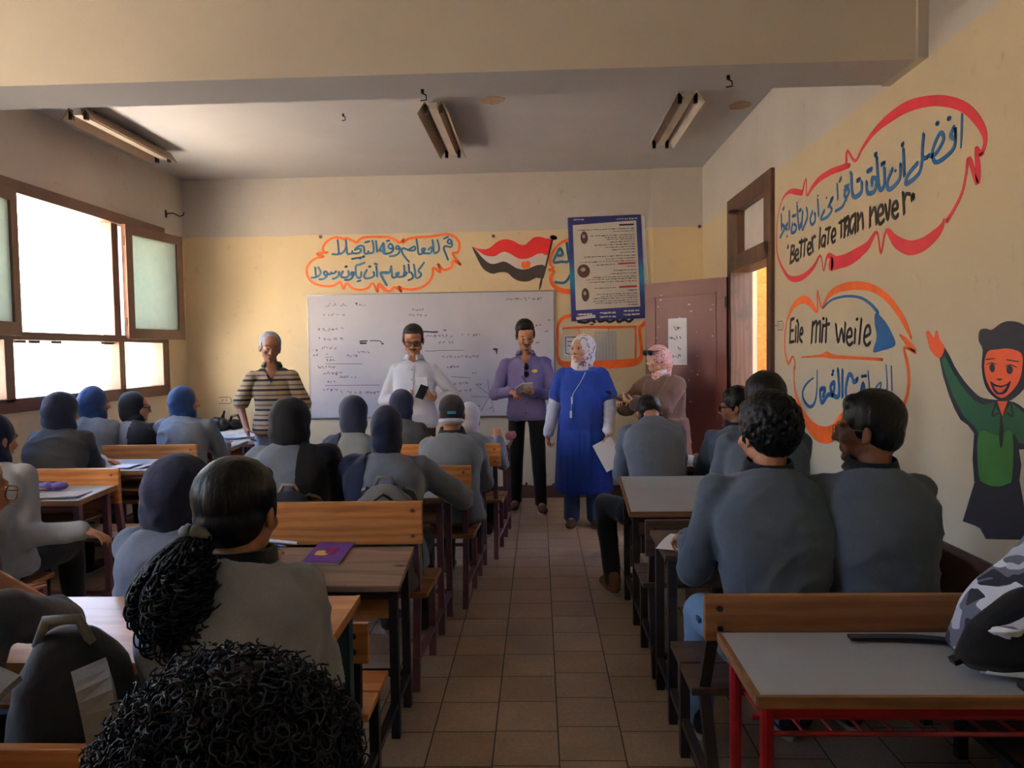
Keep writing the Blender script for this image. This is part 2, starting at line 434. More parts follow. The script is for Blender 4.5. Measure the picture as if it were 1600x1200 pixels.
# ragged putty and broken strips along the lower panes
mb = MB(win.location)
for y in (5.15, 5.3, 5.55, 6.2, 6.3): mb.box((XL - .03, y, 1.665), (XL - .02, y + .12, 1.69))
mb.build('putty', 'frame_brown', win)
window('window_2', W2, [(XL + .055, 2.24, RAD(9), .62, 1.715, 2.735), (XL + .055, 1.0, RAD(172), .62, 1.715, 2.735)], (.98, 2.25))

# ------------------------------------------------------------------ door
dr = bpy.data.objects.new('door_1', None); COL.objects.link(dr); dr.location = (XR, (DY0 + DY1) / 2, 0); dr['kind'] = 'structure'
f = MB(dr.location); a, b = XR - .03, XR + .16
f.box((a, DY0 - .05, 0), (b, DY0 + .05, DZ + .05)); f.box((a, DY1 - .05, 0), (b, DY1 + .07, DZ + .05))
f.box((a, DY0, DZ - .09), (b, DY1, DZ + .05)); f.box((a, DY0, 2.20), (b, DY1, 2.33))
f.box((a, DY0 + .04, 2.30), (b, DY0 + .12, DZ - .05)); f.box((a, DY1 - .27, 2.30), (b, DY1 - .04, DZ - .05))
f.build('door_frame', 'frame_old', dr, bevel=.006)
MB(dr.location).box((XR + .03, DY0 + .1, 2.31), (XR + .036, DY1 - .25, DZ - .07)).build('transom_pane', 'flag_white', dr)
mb = MB(dr.location)   # wire mesh bars behind the fanlight
mb.box((XR + .042, DY0 + .1, 2.50), (XR + .05, DY1 - .25, 2.51)).box((XR + .042, 5.87, 2.31), (XR + .05, 5.88, DZ - .07)); mb.build('glazing_bar', 'frame_brown', dr)
hx, hy = XR - .05, 6.53
fx, fy = 1.245, 6.915
d = V((fx - hx, fy - hy, 0)); d.normalize(); wd = .86; n = V((-d.y, d.x, 0))    # n points to the back wall
if n.y < 0: n = -n
O = V((hx, hy, 0)) - dr.location
def dslab(a0, a1, z0, z1, t0, t1): return [O + d * a_ + n * t + V((0, 0, z)) for a_ in (a0, a1) for t in (t0, t1) for z in (z0, z1)]
leaf = MB().hexa(dslab(0, wd, .02, 2.17, 0, .045)).build('door_leaf', 'door', dr)
mb = MB()
st = .10
for z0, z1 in ((.12, .78), (.92, 2.05)):
    for A in ((st, wd - st, z0, z0 + .02), (st, wd - st, z1 - .02, z1), (st, st + .02, z0, z1), (wd - st - .02, wd - st, z0, z1)): mb.hexa(dslab(*A, -.008, .001))
mb.build('panel_moulding', 'door', leaf)
mb = MB()
for z in (.3, 1.1, 1.95): mb.tube([O + V((-.005, -.005, z - .05)), O + V((-.005, -.005, z + .05))], .012)
mb.build('hinge', 'metal_dark', leaf)
mb = MB().hexa(dslab(wd - .07, wd - .03, .95, 1.12, -.012, 0)); mb.tube([O + d * (wd - .05) + n * q + V((0, 0, 1.05)) for q in (-.01, -.05)] , .01); mb.tube([O + d * (wd - .05 - q) - n * .05 + V((0, 0, 1.05)) for q in (0, .1)], .009)
mb.build('door_handle', 'metal_dark', leaf)
# chipped patches of old white paint on the leaf and its edge
mb = MB(); rr = random.Random(3)
for k in range(26):
    a_ = rr.uniform(.12, .75); z = rr.choice((rr.uniform(1.6, 2.0), rr.uniform(.9, 2.1))); s_ = rr.uniform(.003, .012)
    mb.hexa(dslab(a_, a_ + s_ * rr.uniform(.5, 3), z, z + s_, -.002, 0))
mb.build('paint_chip', 'grey_paper', leaf)
def dpt(a_, z, h): return dr.location + O + d * a_ - n * h + V((0, 0, z))
# notice taped to the leaf
pn = MB(); pn.hexa([dr.location + p for p in dslab(.40, .60, 1.40, 1.83, -.003, -.0005)])
pn.off = dr.location + O + d * .5 - n * .002 + V((0, 0, 1.6)); 
for vv in pn.bm.verts: vv.co -= pn.off
notice = pn.build('paper_notice', 'white_paper', loc=pn.off); tag(notice, 'white sheet with handwritten lines taped to the maroon door', 'notice')

# ------------------------------------------------------------------ painted strokes
def smooth(pts, k=5, closed=False):
    "Catmull-Rom through tuples of any length"
    n = len(pts)
    if n < 3: return pts
    g = (lambda i: pts[i % n]) if closed else (lambda i: pts[max(0, min(n - 1, i))])
    out = []
    for i in range(n if closed else n - 1):
        a, b, c, e = g(i - 1), g(i), g(i + 1), g(i + 2)
        for j in range(k):
            t = j / k
            out.append(tuple(.5 * (2 * b[q] + (c[q] - a[q]) * t + (2 * a[q] - 5 * b[q] + 4 * c[q] - e[q]) * t * t + (3 * b[q] - a[q] - 3 * c[q] + e[q]) * t ** 3) for q in range(len(b))))
    if not closed: out.append(pts[-1])
    return out
class Wall:
    "paint on a wall: (axis, value, side) with photo crops (x0, y0, scale) giving where each mark sits on it"
    def __init__(s, ax, val, side): s.ax, s.val, s.side = ax, val, side
    def crop(s, x0, y0, k): s.c = (x0, y0, k); return s
    def uv(s, x, y):
        p = at(s.c[0] + x / s.c[2], s.c[1] + y / s.c[2], s.ax, s.val)
        return (p.y if s.ax == 0 else p.x), p.z
    def px(s, x, y):
        a = s.uv(x, y); b = s.uv(x, y + 1); return abs(a[1] - b[1])
    def p3(s, u, v, h):
        return V((s.val + s.side * h, u, v)) if s.ax == 0 else V((u, s.val + s.side * h, v))
    def stroke(s, mb, pts, w, h=.0015, k=5, uvpts=None):
        if uvpts is None:
            q = []
            for p in pts:
                u, v = s.uv(p[0], p[1]); q.append((u, v, (p[2] if len(p) > 2 else w) * s.px(p[0], p[1])))
        else: q = uvpts
        q = smooth(q, k) if k > 1 else q
        L = []
        for i, (u, v, ww) in enumerate(q):
            a, b = q[max(0, i - 1)], q[min(len(q) - 1, i + 1)]
            tx, ty = b[0] - a[0], b[1] - a[1]; l = math.hypot(tx, ty) or 1
            L.append((u, v, -ty / l, tx / l, max(ww, .0008) / 2))
        pv = None
        for u, v, nx, ny, r in L:
            e = [mb.v(s.p3(u + nx * r * k_, v + ny * r * k_, hh)) for k_, hh in ((1, 0), (1, h), (-1, h), (-1, 0))]
            if pv:
                for i in range(3): mb.bm.faces.new((pv[i], pv[i + 1], e[i + 1], e[i]))
            pv = e
        for j in (0, -1):
            u, v, nx, ny, r = L[j]
            ring = [mb.v(s.p3(u + r * cos(2 * pi * i / 10), v + r * sin(2 * pi * i / 10), h)) for i in range(10)]
            mb.bm.faces.new(ring)
    def dots(s, mb, pts, w, h=.0015):
        for p in pts: s.stroke(mb, [p, (p[0] + .4 * w, p[1] - .1 * w)], w, h)
    def fill(s, mb, pts, h=.001, k=4, closed=True):
        q = [s.uv(*p[:2]) for p in pts]
        if k > 1: q = smooth(q, k, True)
        a = [mb.v(s.p3(u, v, h)) for u, v in q]; b = [mb.v(s.p3(u, v, 0)) for u, v in q]
        mb.bm.faces.new(a); n = len(a)
        for i in range(n): mb.bm.faces.new((a[i], a[(i + 1) % n], b[(i + 1) % n], b[i]))
def paint(wall, root, name, m, strokes=(), w=10, fills=(), h=.0015, dots=(), dw=12, label=None, k=5, fk=4, wk=1):
    mb = MB(root.location)
    for i_, s_ in enumerate(strokes): wall.stroke(mb, s_, w * wk, h + i_ * 4e-5, k)
    for f_ in fills: wall.fill(mb, f_, h, fk)
    if dots: wall.dots(mb, dots, dw, h)
    return mb.build(name, m, root, label=label, tri=True)

BW = Wall(1, YB, -1)
# --- slogan cloud left of the flag
r = thing('wall_slogan', 'two lines of blue Arabic writing in an orange cloud above the whiteboard', 'wall painting', (-1.5, YB, 2.5), 'painted wall slogans')
BW.crop(475, 360, 12)
A_out = [(435, 412), (385, 415), (355, 330), (420, 220), (520, 150), (640, 132), (740, 160), (800, 148), (900, 190), (990, 225), (1030, 180), (1120, 135), (1300, 122), (1560, 125)]
A_low = [(440, 412), (330, 425), (240, 445), (370, 490), (230, 520), (110, 610), (50, 740), (85, 890), (200, 1000), (400, 1045), (560, 1035), (680, 970), (740, 1100), (800, 990), (900, 1080), (1050, 1118), (1200, 1080), (1290, 990), (1380, 1150), (1405, 1000), (1560, 1140)]
paint(BW, r, 'cloud_border', 'orange_paint', [A_out, A_low], 44)
A_l = [[(630, 180), (645, 300), (655, 420)], [(785, 185), (790, 300), (760, 380), (700, 430), (620, 450), (535, 445)],
 [(785, 185), (800, 330), (820, 440), (900, 425), (905, 390)], [(905, 428), (1000, 430), (1060, 400), (1065, 350), (1000, 348), (955, 370)], [(955, 362), (1020, 300), (1090, 290), (1125, 320), (1140, 430), (1200, 425), (1208, 390)],
 [(1200, 425), (1290, 415), (1305, 330), (1285, 195)], [(1350, 200), (1360, 300), (1370, 400)], [(1410, 380), (1450, 300), (1490, 240), (1505, 340), (1520, 430), (1570, 430)], [(1410, 380), (1500, 385)],
 [(210, 695), (225, 850)], [(270, 690), (310, 780), (290, 840), (220, 880), (145, 885)], [(375, 785), (390, 840), (430, 830), (440, 800), (405, 765), (375, 785)], [(440, 810), (420, 870), (360, 910), (290, 920)], [(430, 830), (500, 815), (510, 785)], [(510, 812), (570, 800), (600, 765)],
 [(655, 780), (650, 840), (600, 890), (540, 910)], [(730, 770), (695, 840), (720, 880), (800, 880), (840, 830), (830, 760)], [(890, 790), (885, 840), (930, 830), (935, 790), (895, 785)], [(935, 820), (900, 890), (850, 925), (770, 930)],
 [(1140, 605), (1050, 640), (975, 668), (975, 800), (1000, 880), (1060, 880), (1075, 780)], [(1180, 740), (1130, 840), (1150, 900), (1250, 890), (1315, 850), (1305, 780)], [(1355, 680), (1365, 780), (1370, 865)], [(1330, 625), (1370, 635)],
 [(1570, 785), (1450, 790), (1440, 830), (1490, 930), (1550, 1030)], [(1150, 225), (1225, 205)], [(900, 535), (1010, 515)], [(1005, 955), (1060, 940)]]
paint(BW, r, 'lettering', 'teal_paint', A_l, 36, dots=[(1045, 520), (1105, 495), (780, 682), (1225, 680)], dw=46, h=.002)
BW.crop(595, 360, 12)
paint(BW, r, 'cloud_border', 'orange_paint', [[(0, 125), (150, 130), (270, 180), (360, 230), (430, 165), (415, 235), (520, 160), (700, 130), (900, 120), (1100, 90), (1230, 72), (1370, 110), (1465, 220), (1470, 350), (1420, 420), (1350, 425), (1400, 530), (1500, 645), (1360, 570), (1320, 690), (1200, 742), (1130, 700), (1070, 630), (1120, 790), (985, 700), (975, 830), (900, 970), (760, 1070), (600, 1105), (420, 1095), (330, 1050), (390, 1150), (260, 1065), (170, 1140), (60, 1110), (0, 1060)]], 46, h=.0018)
B_l = [[(40, 235), (55, 430), (180, 420), (232, 360), (220, 290), (180, 250), (140, 310), (185, 345), (220, 330)], [(360, 330), (315, 290), (280, 330), (310, 352), (360, 330), (340, 420), (270, 470), (170, 485)],
 [(530, 590), (430, 470), (395, 380), (425, 335), (540, 375), (635, 370), (635, 300), (540, 350)], [(670, 170), (690, 300), (710, 440), (780, 430), (830, 345), (775, 350), (790, 420), (850, 430), (940, 420), (960, 310), (890, 365)],
 [(970, 185), (985, 300), (1000, 420), (1060, 410), (1095, 340), (1060, 180)], [(1260, 550), (1215, 430), (1180, 340), (1210, 295), (1300, 312), (1335, 280), (1322, 200), (1280, 168), (1250, 220), (1285, 248), (1320, 232)], [(1185, 155), (1260, 120)], [(110, 200), (160, 190)],
 [(115, 1030), (60, 930), (20, 850), (20, 800), (150, 800), (192, 700)], [(195, 670), (205, 780), (220, 880), (280, 875), (345, 795), (285, 812), (320, 870), (430, 860), (488, 800), (440, 785), (430, 855)], [(435, 660), (450, 790)], [(520, 640), (535, 790)], [(570, 790), (605, 850), (590, 900), (520, 935)], [(620, 640), (640, 760), (655, 880), (720, 880), (760, 820), (712, 772), (720, 730), (810, 605)]]
paint(BW, r, 'lettering', 'teal_paint', B_l, 36, h=.0024)
# --- flag
r = thing('painted_flag', 'painted red, white and black flag on a black pole above the whiteboard', 'wall painting', (-.3, YB, 2.5))
BW.crop(730, 360, 10)
rt_ = [(75, 255), (170, 285), (290, 295), (370, 260), (450, 190), (540, 145), (640, 140), (730, 170), (820, 220), (900, 225), (970, 170), (1040, 110), (1130, 100), (1230, 125), (1325, 160)]
rb_ = [(1255, 385), (1180, 360), (1100, 365), (1000, 420), (900, 445), (800, 440), (700, 380), (600, 335), (520, 350), (440, 400), (360, 405), (260, 380), (130, 290)]
bt_ = [(1212, 555), (1120, 540), (1040, 560), (950, 600), (850, 610), (750, 580), (660, 520), (570, 485), (480, 510), (400, 525), (320, 500), (220, 410), (120, 290)]
bb_ = [(75, 255), (130, 380), (220, 560), (300, 640), (400, 680), (480, 660), (560, 650), (640, 670), (700, 730), (780, 780), (880, 800), (980, 790), (1080, 740), (1180, 740)]
paint(BW, r, 'white_band', 'flag_white', fills=[rb_[::-1] + bt_], h=.001, fk=1)
paint(BW, r, 'red_band', 'flag_red', fills=[rt_ + rb_], h=.0016, fk=2)
paint(BW, r, 'black_band', 'black_paint', fills=[bt_[::-1] + bb_[::-1]], h=.0016, fk=2)
paint(BW, r, 'flag_pole', 'black_paint', [[(1335, 120), (1250, 480), (1180, 740)], [(1170, 720, 20), (1150, 830, 35), (1128, 925, 15)]], 30, dots=[(1320, 108), (1355, 122)], dw=60, h=.0022)
paint(BW, r, 'emblem', 'orange_paint', fills=[[(850, 510), (880, 480), (905, 500), (940, 478), (985, 500), (985, 560), (960, 590), (900, 598), (865, 585), (848, 550)]], h=.0022)
# --- second slogan, mostly behind the poster
r = thing('wall_slogan', 'orange cloud with blue Arabic letters half hidden behind the hanging poster', 'wall painting', (.3, YB, 2.5), 'painted wall slogans')
paint(BW, r, 'cloud_border', 'orange_paint', [[(1700, 110, 40), (1600, 140, 45), (1480, 185, 40), (1370, 290, 40), (1305, 420, 42), (1300, 530, 45), (1350, 585, 30), (1275, 620, 40), (1360, 640, 40), (1305, 720, 50), (1320, 820, 55), (1390, 895, 70), (1500, 945, 80), (1700, 965, 90)]], 40)
paint(BW, r, 'lettering', 'teal_paint', [[(1425, 395), (1490, 380), (1470, 300), (1435, 300), (1350, 490), (1470, 490), (1585, 480), (1570, 330), (1555, 200)], [(1380, 810), (1500, 820), (1560, 780), (1610, 700)]], 40, h=.002)
# --- bulletin frame
r = thing('painted_notice_frame', 'orange painted scroll frame below the poster with black heading', 'wall painting', (.5, YB, 1.8))
BW.crop(870, 320, 4.444)
paint(BW, r, 'frame_border', 'orange_paint', [[(120, 765, 26), (45, 785, 26), (8, 840, 18), (4, 940, 16), (6, 1050, 18), (40, 1105, 40), (150, 1112, 58), (300, 1112, 60), (450, 1102, 60), (545, 1092, 50), (590, 1050, 28), (583, 950, 22), (575, 860, 22), (590, 842, 26), (628, 800, 28), (622, 760, 20), (600, 720, 18)], [(45, 858, 14), (200, 850, 18), (400, 850, 20), (550, 846, 14)], [(546, 850, 14), (548, 960, 14), (546, 1068, 14)], [(150, 850, 6), (158, 890, 6)], [(358, 850, 6), (360, 880, 6)]], 20)
paint(BW, r, 'heading', 'black_paint', [[(150, 812), (200, 818), (240, 800), (262, 815)], [(290, 800), (300, 812), (340, 800), (365, 814), (400, 800)], [(420, 800), (430, 815), (470, 798), (500, 812), (525, 795)]], 18, dots=[(235, 832), (249, 831)], dw=10, h=.002)
def sheet(name, wall, pts, m, label, cat, group=None, th=.003, h=.003):
    P = [wall.p3(*wall.uv(*p), h) for p in pts]; c = sum(P, V()) / 4
    n_ = wall.p3(0, 0, 1) - wall.p3(0, 0, 0)
    o = MB(c).prism(P, n_ * th).build(name, m); return tag(o, label, cat, group)
s1 = sheet('notice_paper', BW, [(45, 905), (100, 908), (150, 915), (150, 1048), (48, 1050)][:2] + [(160, 1048), (48, 1050)], 'white_paper', 'small white notice with dark printed border behind the blue-dressed woman', 'paper', 'papers in the orange frame')
paint(BW, s1, 'printed_border', 'ink', [[(60, 920), (130, 918)], [(60, 920), (62, 1030)], [(62, 1030), (100, 1040)], [(75, 950), (120, 948)], [(75, 980), (110, 978)]], 5, k=1, h=.0075)
s2 = sheet('notice_paper', BW, [(262, 882), (412, 876), (416, 1078), (268, 1084)], 'grey_paper', 'grey photocopied timetable sheet right of the floral scarf', 'paper', 'papers in the orange frame')
paint(BW, s2, 'printed_grid', 'frost', [[(275, y), (405, y - 4)] for y in range(905, 1075, 14)] + [[(x_, 895), (x_ + 3, 1072)] for x_ in range(285, 405, 22)], 3, k=1, h=.0075)
s3 = sheet('notice_paper', BW, [(420, 880), (540, 870), (540, 1068), (424, 1076)], 'wall_back', 'blank yellowed sheet in the right end of the orange frame', 'paper', 'papers in the orange frame')
s4 = sheet('notice_paper', BW, [(14, 850), (32, 850), (40, 890), (30, 905)], 'white_paper', 'torn curled strip of white paper at top left of the orange frame', 'paper', 'papers in the orange frame')

# ------------------------------------------------------------------ poster
P = [at(887, 340, 1, YB - .03), at(1001, 335, 1, YB - .02), at(1009, 497, 1, YB - .02), at(893, 502, 1, YB - .03)]
pc = sum(P, V()) / 4
po = thing('wall_poster', 'large blue bordered poster of printed Arabic text with three small portraits', 'poster', pc)
def pp(u, v, h=0): return P[0].lerp(P[1], u).lerp(P[3].lerp(P[2], u), v) + V((0, -h, 0))
t = NT('poster_blue'); v = t.co(); g = t.n('SeparateXYZ'); t.l(v, g.inputs[0])
mr = t.n('MapRange', i_1=-.55, i_2=.55); t.l(g.outputs[2], mr.inputs[0])
t.base(t.ramp(mr.outputs[0], [(.0, rgb(40, 48, 120)), (.22, rgb(50, 56, 128)), (.42, rgb(40, 128, 170)), (.6, rgb(50, 64, 130)), (1, rgb(44, 42, 104))])); t.set(Roughness=.35); M['poster_blue'] = t.m
MB(pc).prism([pp(0, 0), pp(1, 0), pp(1, 1), pp(0, 1)], (0, .004, 0)).build('printed_border', 'poster_blue', po)
MB(pc).prism([pp(.065, .075, .001), pp(.935, .055, .001), pp(.935, .885, .001), pp(.065, .895, .001)], (0, -.0015, 0)).build('printed_sheet', 'flag_white', po)
mb = MB(pc); mr_ = MB(pc); mw = MB(pc); rr = random.Random(5)
def bar_(mbx, u0, u1, v, t_, h=.004):
    mbx.prism([pp(u0, v, h - .001), pp(u1, v - .004 * (u1 - u0), h - .001), pp(u1, v + t_ - .004 * (u1 - u0), h - .001), pp(u0, v + t_, h - .001)], (0, -.0008, 0))
def line(mbx, u0, u1, v, t_=.007):
    u = u1
    while u > u0:
        wd_ = rr.uniform(.015, .06); bar_(mbx, max(u0, u - wd_), u, v + rr.uniform(-.001, .001), t_ * rr.uniform(.6, 1.1)); u -= wd_ + rr.uniform(.006, .015)
bar_(mb, .70, .90, .085, .016)
for v_, u0 in ((.125, .12), (.15, .6), (.185, .3), (.205, .5), (.225, .52), (.25, .55), (.275, .35), (.30, .5), (.325, .58), (.355, .7), (.385, .2), (.41, .5), (.435, .15)): line(mb, u0, .9, v_)
bar_(mr_, .66, .9, .455, .018); line(mb, .35, .62, .465); line(mb, .78, .9, .49, .009)
for v_, u0 in ((.525, .6), (.555, .55), (.585, .3), (.605, .22), (.63, .25)): line(mb, u0, .9, v_)
bar_(mr_, .66, .9, .68, .018); line(mb, .32, .62, .69); line(mb, .78, .9, .72, .009)
for v_, u0 in ((.75, .35), (.77, .4), (.79, .3), (.815, .3), (.835, .32), (.86, .75)): line(mb, u0, .9, v_)
line(mw, .08, .22, .02, .012); line(mw, .66, .95, .03, .014); line(mw, .08, .28, .93, .018); line(mw, .38, .6, .925, .018); line(mw, .7, .92, .915, .018)
line(mw, .38, .6, .965, .018); line(mw, .7, .92, .95, .018)
mw.prism([pp(.06, .962, .003), pp(.32, .945, .003), pp(.33, .975, .003), pp(.07, .99, .003)], (0, -.0008, 0))
mb.build('printed_text', 'ink', po); mr_.build('red_heading', 'red_paint', po); mw.build('white_text', 'flag_white', po)
M['sepia'] = plain('sepia_print', rgb(84, 58, 54), .5, .3, 30); M['sepia_skin'] = plain('sepia_face_print', rgb(190, 168, 150), .5, .2, 40)
for cu, cv, ru, rv in ((.215, .20, .05, .06), (.19, .52, .085, .065), (.20, .75, .05, .065)):
    mb = MB(pc); mb.prism([pp(cu + ru * cos(q * pi / 10), cv + rv * sin(q * pi / 10), .003) for q in range(20)], (0, -.0008, 0)); a_ = mb.build('portrait', 'sepia', po)
    mb = MB(pc); mb.prism([pp(cu - ru * .1 + ru * .42 * cos(q * pi / 8), cv - rv * .22 + rv * .30 * sin(q * pi / 8), .0045) for q in range(16)], (0, -.0008, 0)); mb.build('face', 'sepia_skin', a_)
Q = [at(1001, 337, 1, YB - .012), at(1007, 337, 1, YB - .012), at(1017, 495, 1, YB - .012), at(1009, 497, 1, YB - .012)]
Q[0].x -= .5; Q[3].x -= .5
tag(MB(sum(Q, V()) / 4).prism(Q, (0, .004, 0)).build('backing_board', 'white_paper'), 'white board edge showing behind the right side of the blue poster', 'board')

# ------------------------------------------------------------------ whiteboard
wbr = thing('whiteboard', 'large whiteboard with faint marker writing behind the standing men', 'whiteboard', (-1.12, YB, .87))
t = NT('whiteboard_enamel'); v = t.co(); f_ = t.noise(v, 2.2, 5)
t.base(t.ramp(f_, [(.3, rgb(196, 194, 206)), (.7, rgb(208, 206, 216))])); t.set(Roughness=.26); M['board'] = t.m
c0, c1, c2, c3 = at(483, 463, 1, YB), at(866, 455, 1, YB), at(865, 646, 1, YB), at(487, 654, 1, YB)
bx0, bx1, bz0, bz1 = (c0.x + c3.x) / 2, (c1.x + c2.x) / 2, (c2.z + c3.z) / 2, (c0.z + c1.z) / 2
MB(wbr.location).box((bx0, YB - .022, bz0), (bx1, YB - .001, bz1)).build('panel', 'board', wbr)
mb = MB(wbr.location); e = .014
for A in ((bx0 - e, bx1 + e, bz1, bz1 + e), (bx0 - e, bx1 + e, bz0 - e, bz0), (bx0 - e, bx0, bz0, bz1), (bx1, bx1 + e, bz0, bz1)): mb.box((A[0], YB - .026, A[2]), (A[1], YB - .001, A[3]))
M['alu'] = plain('board_edge', rgb(150, 148, 150), .4, .1, 8, .5)
mb.build('edge_trim', 'alu', wbr)
WB = Wall(1, YB - .0222, -1)
M['marker'] = flat('faded_marker', rgb(96, 92, 112), .5); M['marker_dark'] = flat('dark_marker', rgb(40, 40, 50), .5)
def scrib(mb, x0, x1, y, hgt, w=5, seed=0):
    rr = random.Random(seed); x_ = x0
    while x_ < x1:
        wl = rr.uniform(.5, 1.6) * hgt; pts = []
        for i in range(rr.randint(3, 6)): pts.append((x_ + wl * i / 5 + rr.uniform(-.1, .1) * hgt, y + rr.uniform(-.55, .45) * hgt))
        WB.stroke(mb, pts, w, .0006, 3); x_ += wl + rr.uniform(.25, .6) * hgt
WB.crop(480, 455, 6); mb = MB(wbr.location); md = MB(wbr.location)
for i, (x0, x1, y, hg) in enumerate(((170, 340, 130, 28), (460, 570, 130, 20), (150, 340, 222, 20), (105, 350, 360, 24), (110, 340, 450, 26), (135, 270, 530, 22), (180, 215, 590, 20), (180, 265, 650, 20), (375, 480, 605, 22), (475, 585, 570, 16), (100, 270, 712, 22), (150, 345, 772, 22), (315, 480, 805, 18), (190, 270, 850, 22), (155, 290, 925, 26), (310, 510, 950, 28), (555, 680, 950, 24), (985, 1085, 175, 18), (955, 1140, 225, 18), (55, 90, 555, 14), (55, 90, 600, 14), (1120, 1190, 420, 20))): scrib(mb, x0, x1, y, hg * 1.25, 5.5, i)
for L in ([(170, 618), (240, 618)], [(175, 680), (515, 682)], [(170, 884), (680, 880)], [(300, 808), (370, 806)], [(1105, 562), (1200, 560)]): WB.stroke(mb, L, 5, .0006, 1)
WB.stroke(md, [(495, 470, 14), (560, 466, 14)], 14, .0007, 1); WB.stroke(md, [(500, 488, 18), (550, 488, 18)], 16, .0007, 1)
WB.stroke(md, [(590, 465), (670, 465), (695, 478), (703, 495)], 8, .0007); WB.stroke(md, [(1085, 378), (1200, 384)], 14, .0007, 1); WB.dots(md, [(458, 115), (704, 494)], 16, .0007)
WB.crop(680, 450, 5.853)
for i, (x0, x1, y, hg) in enumerate(((650, 1000, 100, 22), (0, 165, 440, 20), (240, 400, 430, 20), (30, 170, 500, 20), (60, 410, 628, 18), (110, 200, 722, 18), (170, 280, 875, 20), (190, 315, 935, 22), (920, 980, 340, 16), (1005, 1045, 390, 26), (1030, 1050, 293, 10), (395, 420, 1080, 20), (500, 530, 1100, 16), (380, 410, 880, 16), (920, 950, 500, 8), (340, 380, 780, 8))): scrib(mb, x0, x1, y, hg * 1.25, 5.5, 50 + i)
for L in ([(0, 572), (260, 568)], [(145, 810), (325, 822)], [(330, 992), (640, 1000)], [(370, 880), (510, 990), (535, 1140)], [(480, 840), (500, 990), (420, 1120)], [(500, 990), (570, 900)]): WB.stroke(mb, L, 4.5, .0006, 1)
WB.stroke(md, [(0, 402), (20, 402)], 14, .0007, 1); WB.stroke(md, [(75, 386), (100, 386)], 8, .0007, 1); WB.stroke(md, [(538, 560, 20), (562, 562, 22), (560, 580, 16), (566, 602, 8)], 14, .0007)
mb.build('marker_writing', 'marker', wbr, tri=True); md.build('marker_blot', 'marker_dark', wbr, tri=True)

# ------------------------------------------------------------------ right wall paintings
RW = Wall(0, XR, -1)
r = thing('wall_slogan', 'red scalloped cloud with blue Arabic and black English slogan on the right wall', 'wall painting', (XR, 4.2, 2.2), 'painted wall slogans')
RW.crop(1205, 260, 6.314)
r1 = [(55, 800, 20), (55, 700, 18), (60, 560, 18), (80, 430, 18), (120, 310, 22), (180, 250, 40), (240, 250, 60), (305, 262, 55)]
r2 = [(305, 270, 40), (345, 120, 20), (352, 285, 26), (410, 200, 48), (490, 115, 60), (600, 50, 62), (700, 15, 60), (775, -10, 50)]
r3 = [(880, 850, 110), (760, 930, 110), (660, 945, 100), (560, 880, 46), (520, 1030, 18), (488, 880, 22), (420, 990, 46), (330, 1080, 58), (240, 1112, 60), (170, 1090, 46), (110, 1000, 35), (70, 900, 24), (55, 800, 20)]
paint(RW, r, 'cloud_border', 'red_paint', [r1, r2, r3], 30, wk=1.25)
L1 = [[(200, 790), (195, 870), (190, 950)], [(200, 790), (226, 785), (222, 835), (203, 862), (230, 872), (222, 925), (188, 955)], [(245, 880), (270, 855), (262, 820), (242, 840), (238, 895), (255, 930), (276, 910)], [(303, 720), (292, 895)], [(280, 748), (322, 735)], [(337, 710), (325, 885)], [(320, 735), (358, 722)],
 [(365, 822), (392, 798), (385, 752), (365, 775), (360, 830), (375, 868), (398, 848)], [(403, 705), (415, 845)], [(405, 745), (420, 695), (440, 695)], [(487, 605), (475, 810)], [(537, 685), (512, 690), (496, 750), (510, 788), (532, 740)], [(538, 680), (530, 795)], [(572, 600), (560, 765)], [(540, 622), (590, 603)], [(602, 702), (636, 672), (628, 615), (606, 640), (597, 700), (610, 750), (636, 728)],
 [(695, 530), (692, 700)], [(673, 557), (720, 530)], [(740, 505), (720, 700)], [(724, 650), (750, 590), (764, 605), (757, 685)], [(170, 780), (166, 805)]]
paint(RW, r, 'lettering', 'black_paint', L1, 30, h=.0022)
L2 = [[(792, 80), (797, 190), (803, 300)], [(765, 190), (722, 275), (748, 330)], [(722, 235), (772, 235), (735, 330), (700, 400), (637, 440)], [(652, 172), (660, 325)], [(563, 400), (612, 310), (590, 330), (580, 390), (600, 430), (552, 500), (490, 520), (528, 432)], [(460, 325), (470, 490)], [(435, 460), (432, 540), (402, 575), (386, 520), (410, 440)],
 [(350, 410), (358, 500), (312, 625)], [(312, 440), (300, 600)], [(256, 385), (275, 612), (292, 560)], [(212, 560), (200, 650), (238, 642), (246, 585), (226, 570)], [(180, 440), (180, 622)], [(165, 560), (120, 640), (90, 700)], [(112, 575), (160, 622)], [(100, 472), (104, 622)], [(213, 492), (244, 480)], [(675, 150), (694, 108)], [(117, 425), (131, 402)], [(280, 440), (296, 425)], [(730, 200), (768, 182)]]
paint(RW, r, 'lettering', 'blue_paint', L2, 31, h=.002, dots=[(545, 310), (157, 690), (460, 290), (425, 470), (252, 360)], dw=20)
RW.crop(1320, 140, 4.2875)
r4 = [(-12, 520, 40), (10, 500, 35), (17, 410, 20), (70, 478, 20), (120, 390, 26), (200, 280, 42), (300, 190, 68), (420, 115, 78), (560, 78, 72), (680, 78, 72), (790, 112, 70), (870, 180, 70), (928, 270, 60), (942, 350, 42), (920, 430, 40)]
r5 = [(915, 435, 35), (880, 390, 25), (893, 520, 60), (888, 625, 40), (835, 465, 40), (815, 560, 26), (790, 680, 25), (740, 790, 28), (685, 880, 34)]
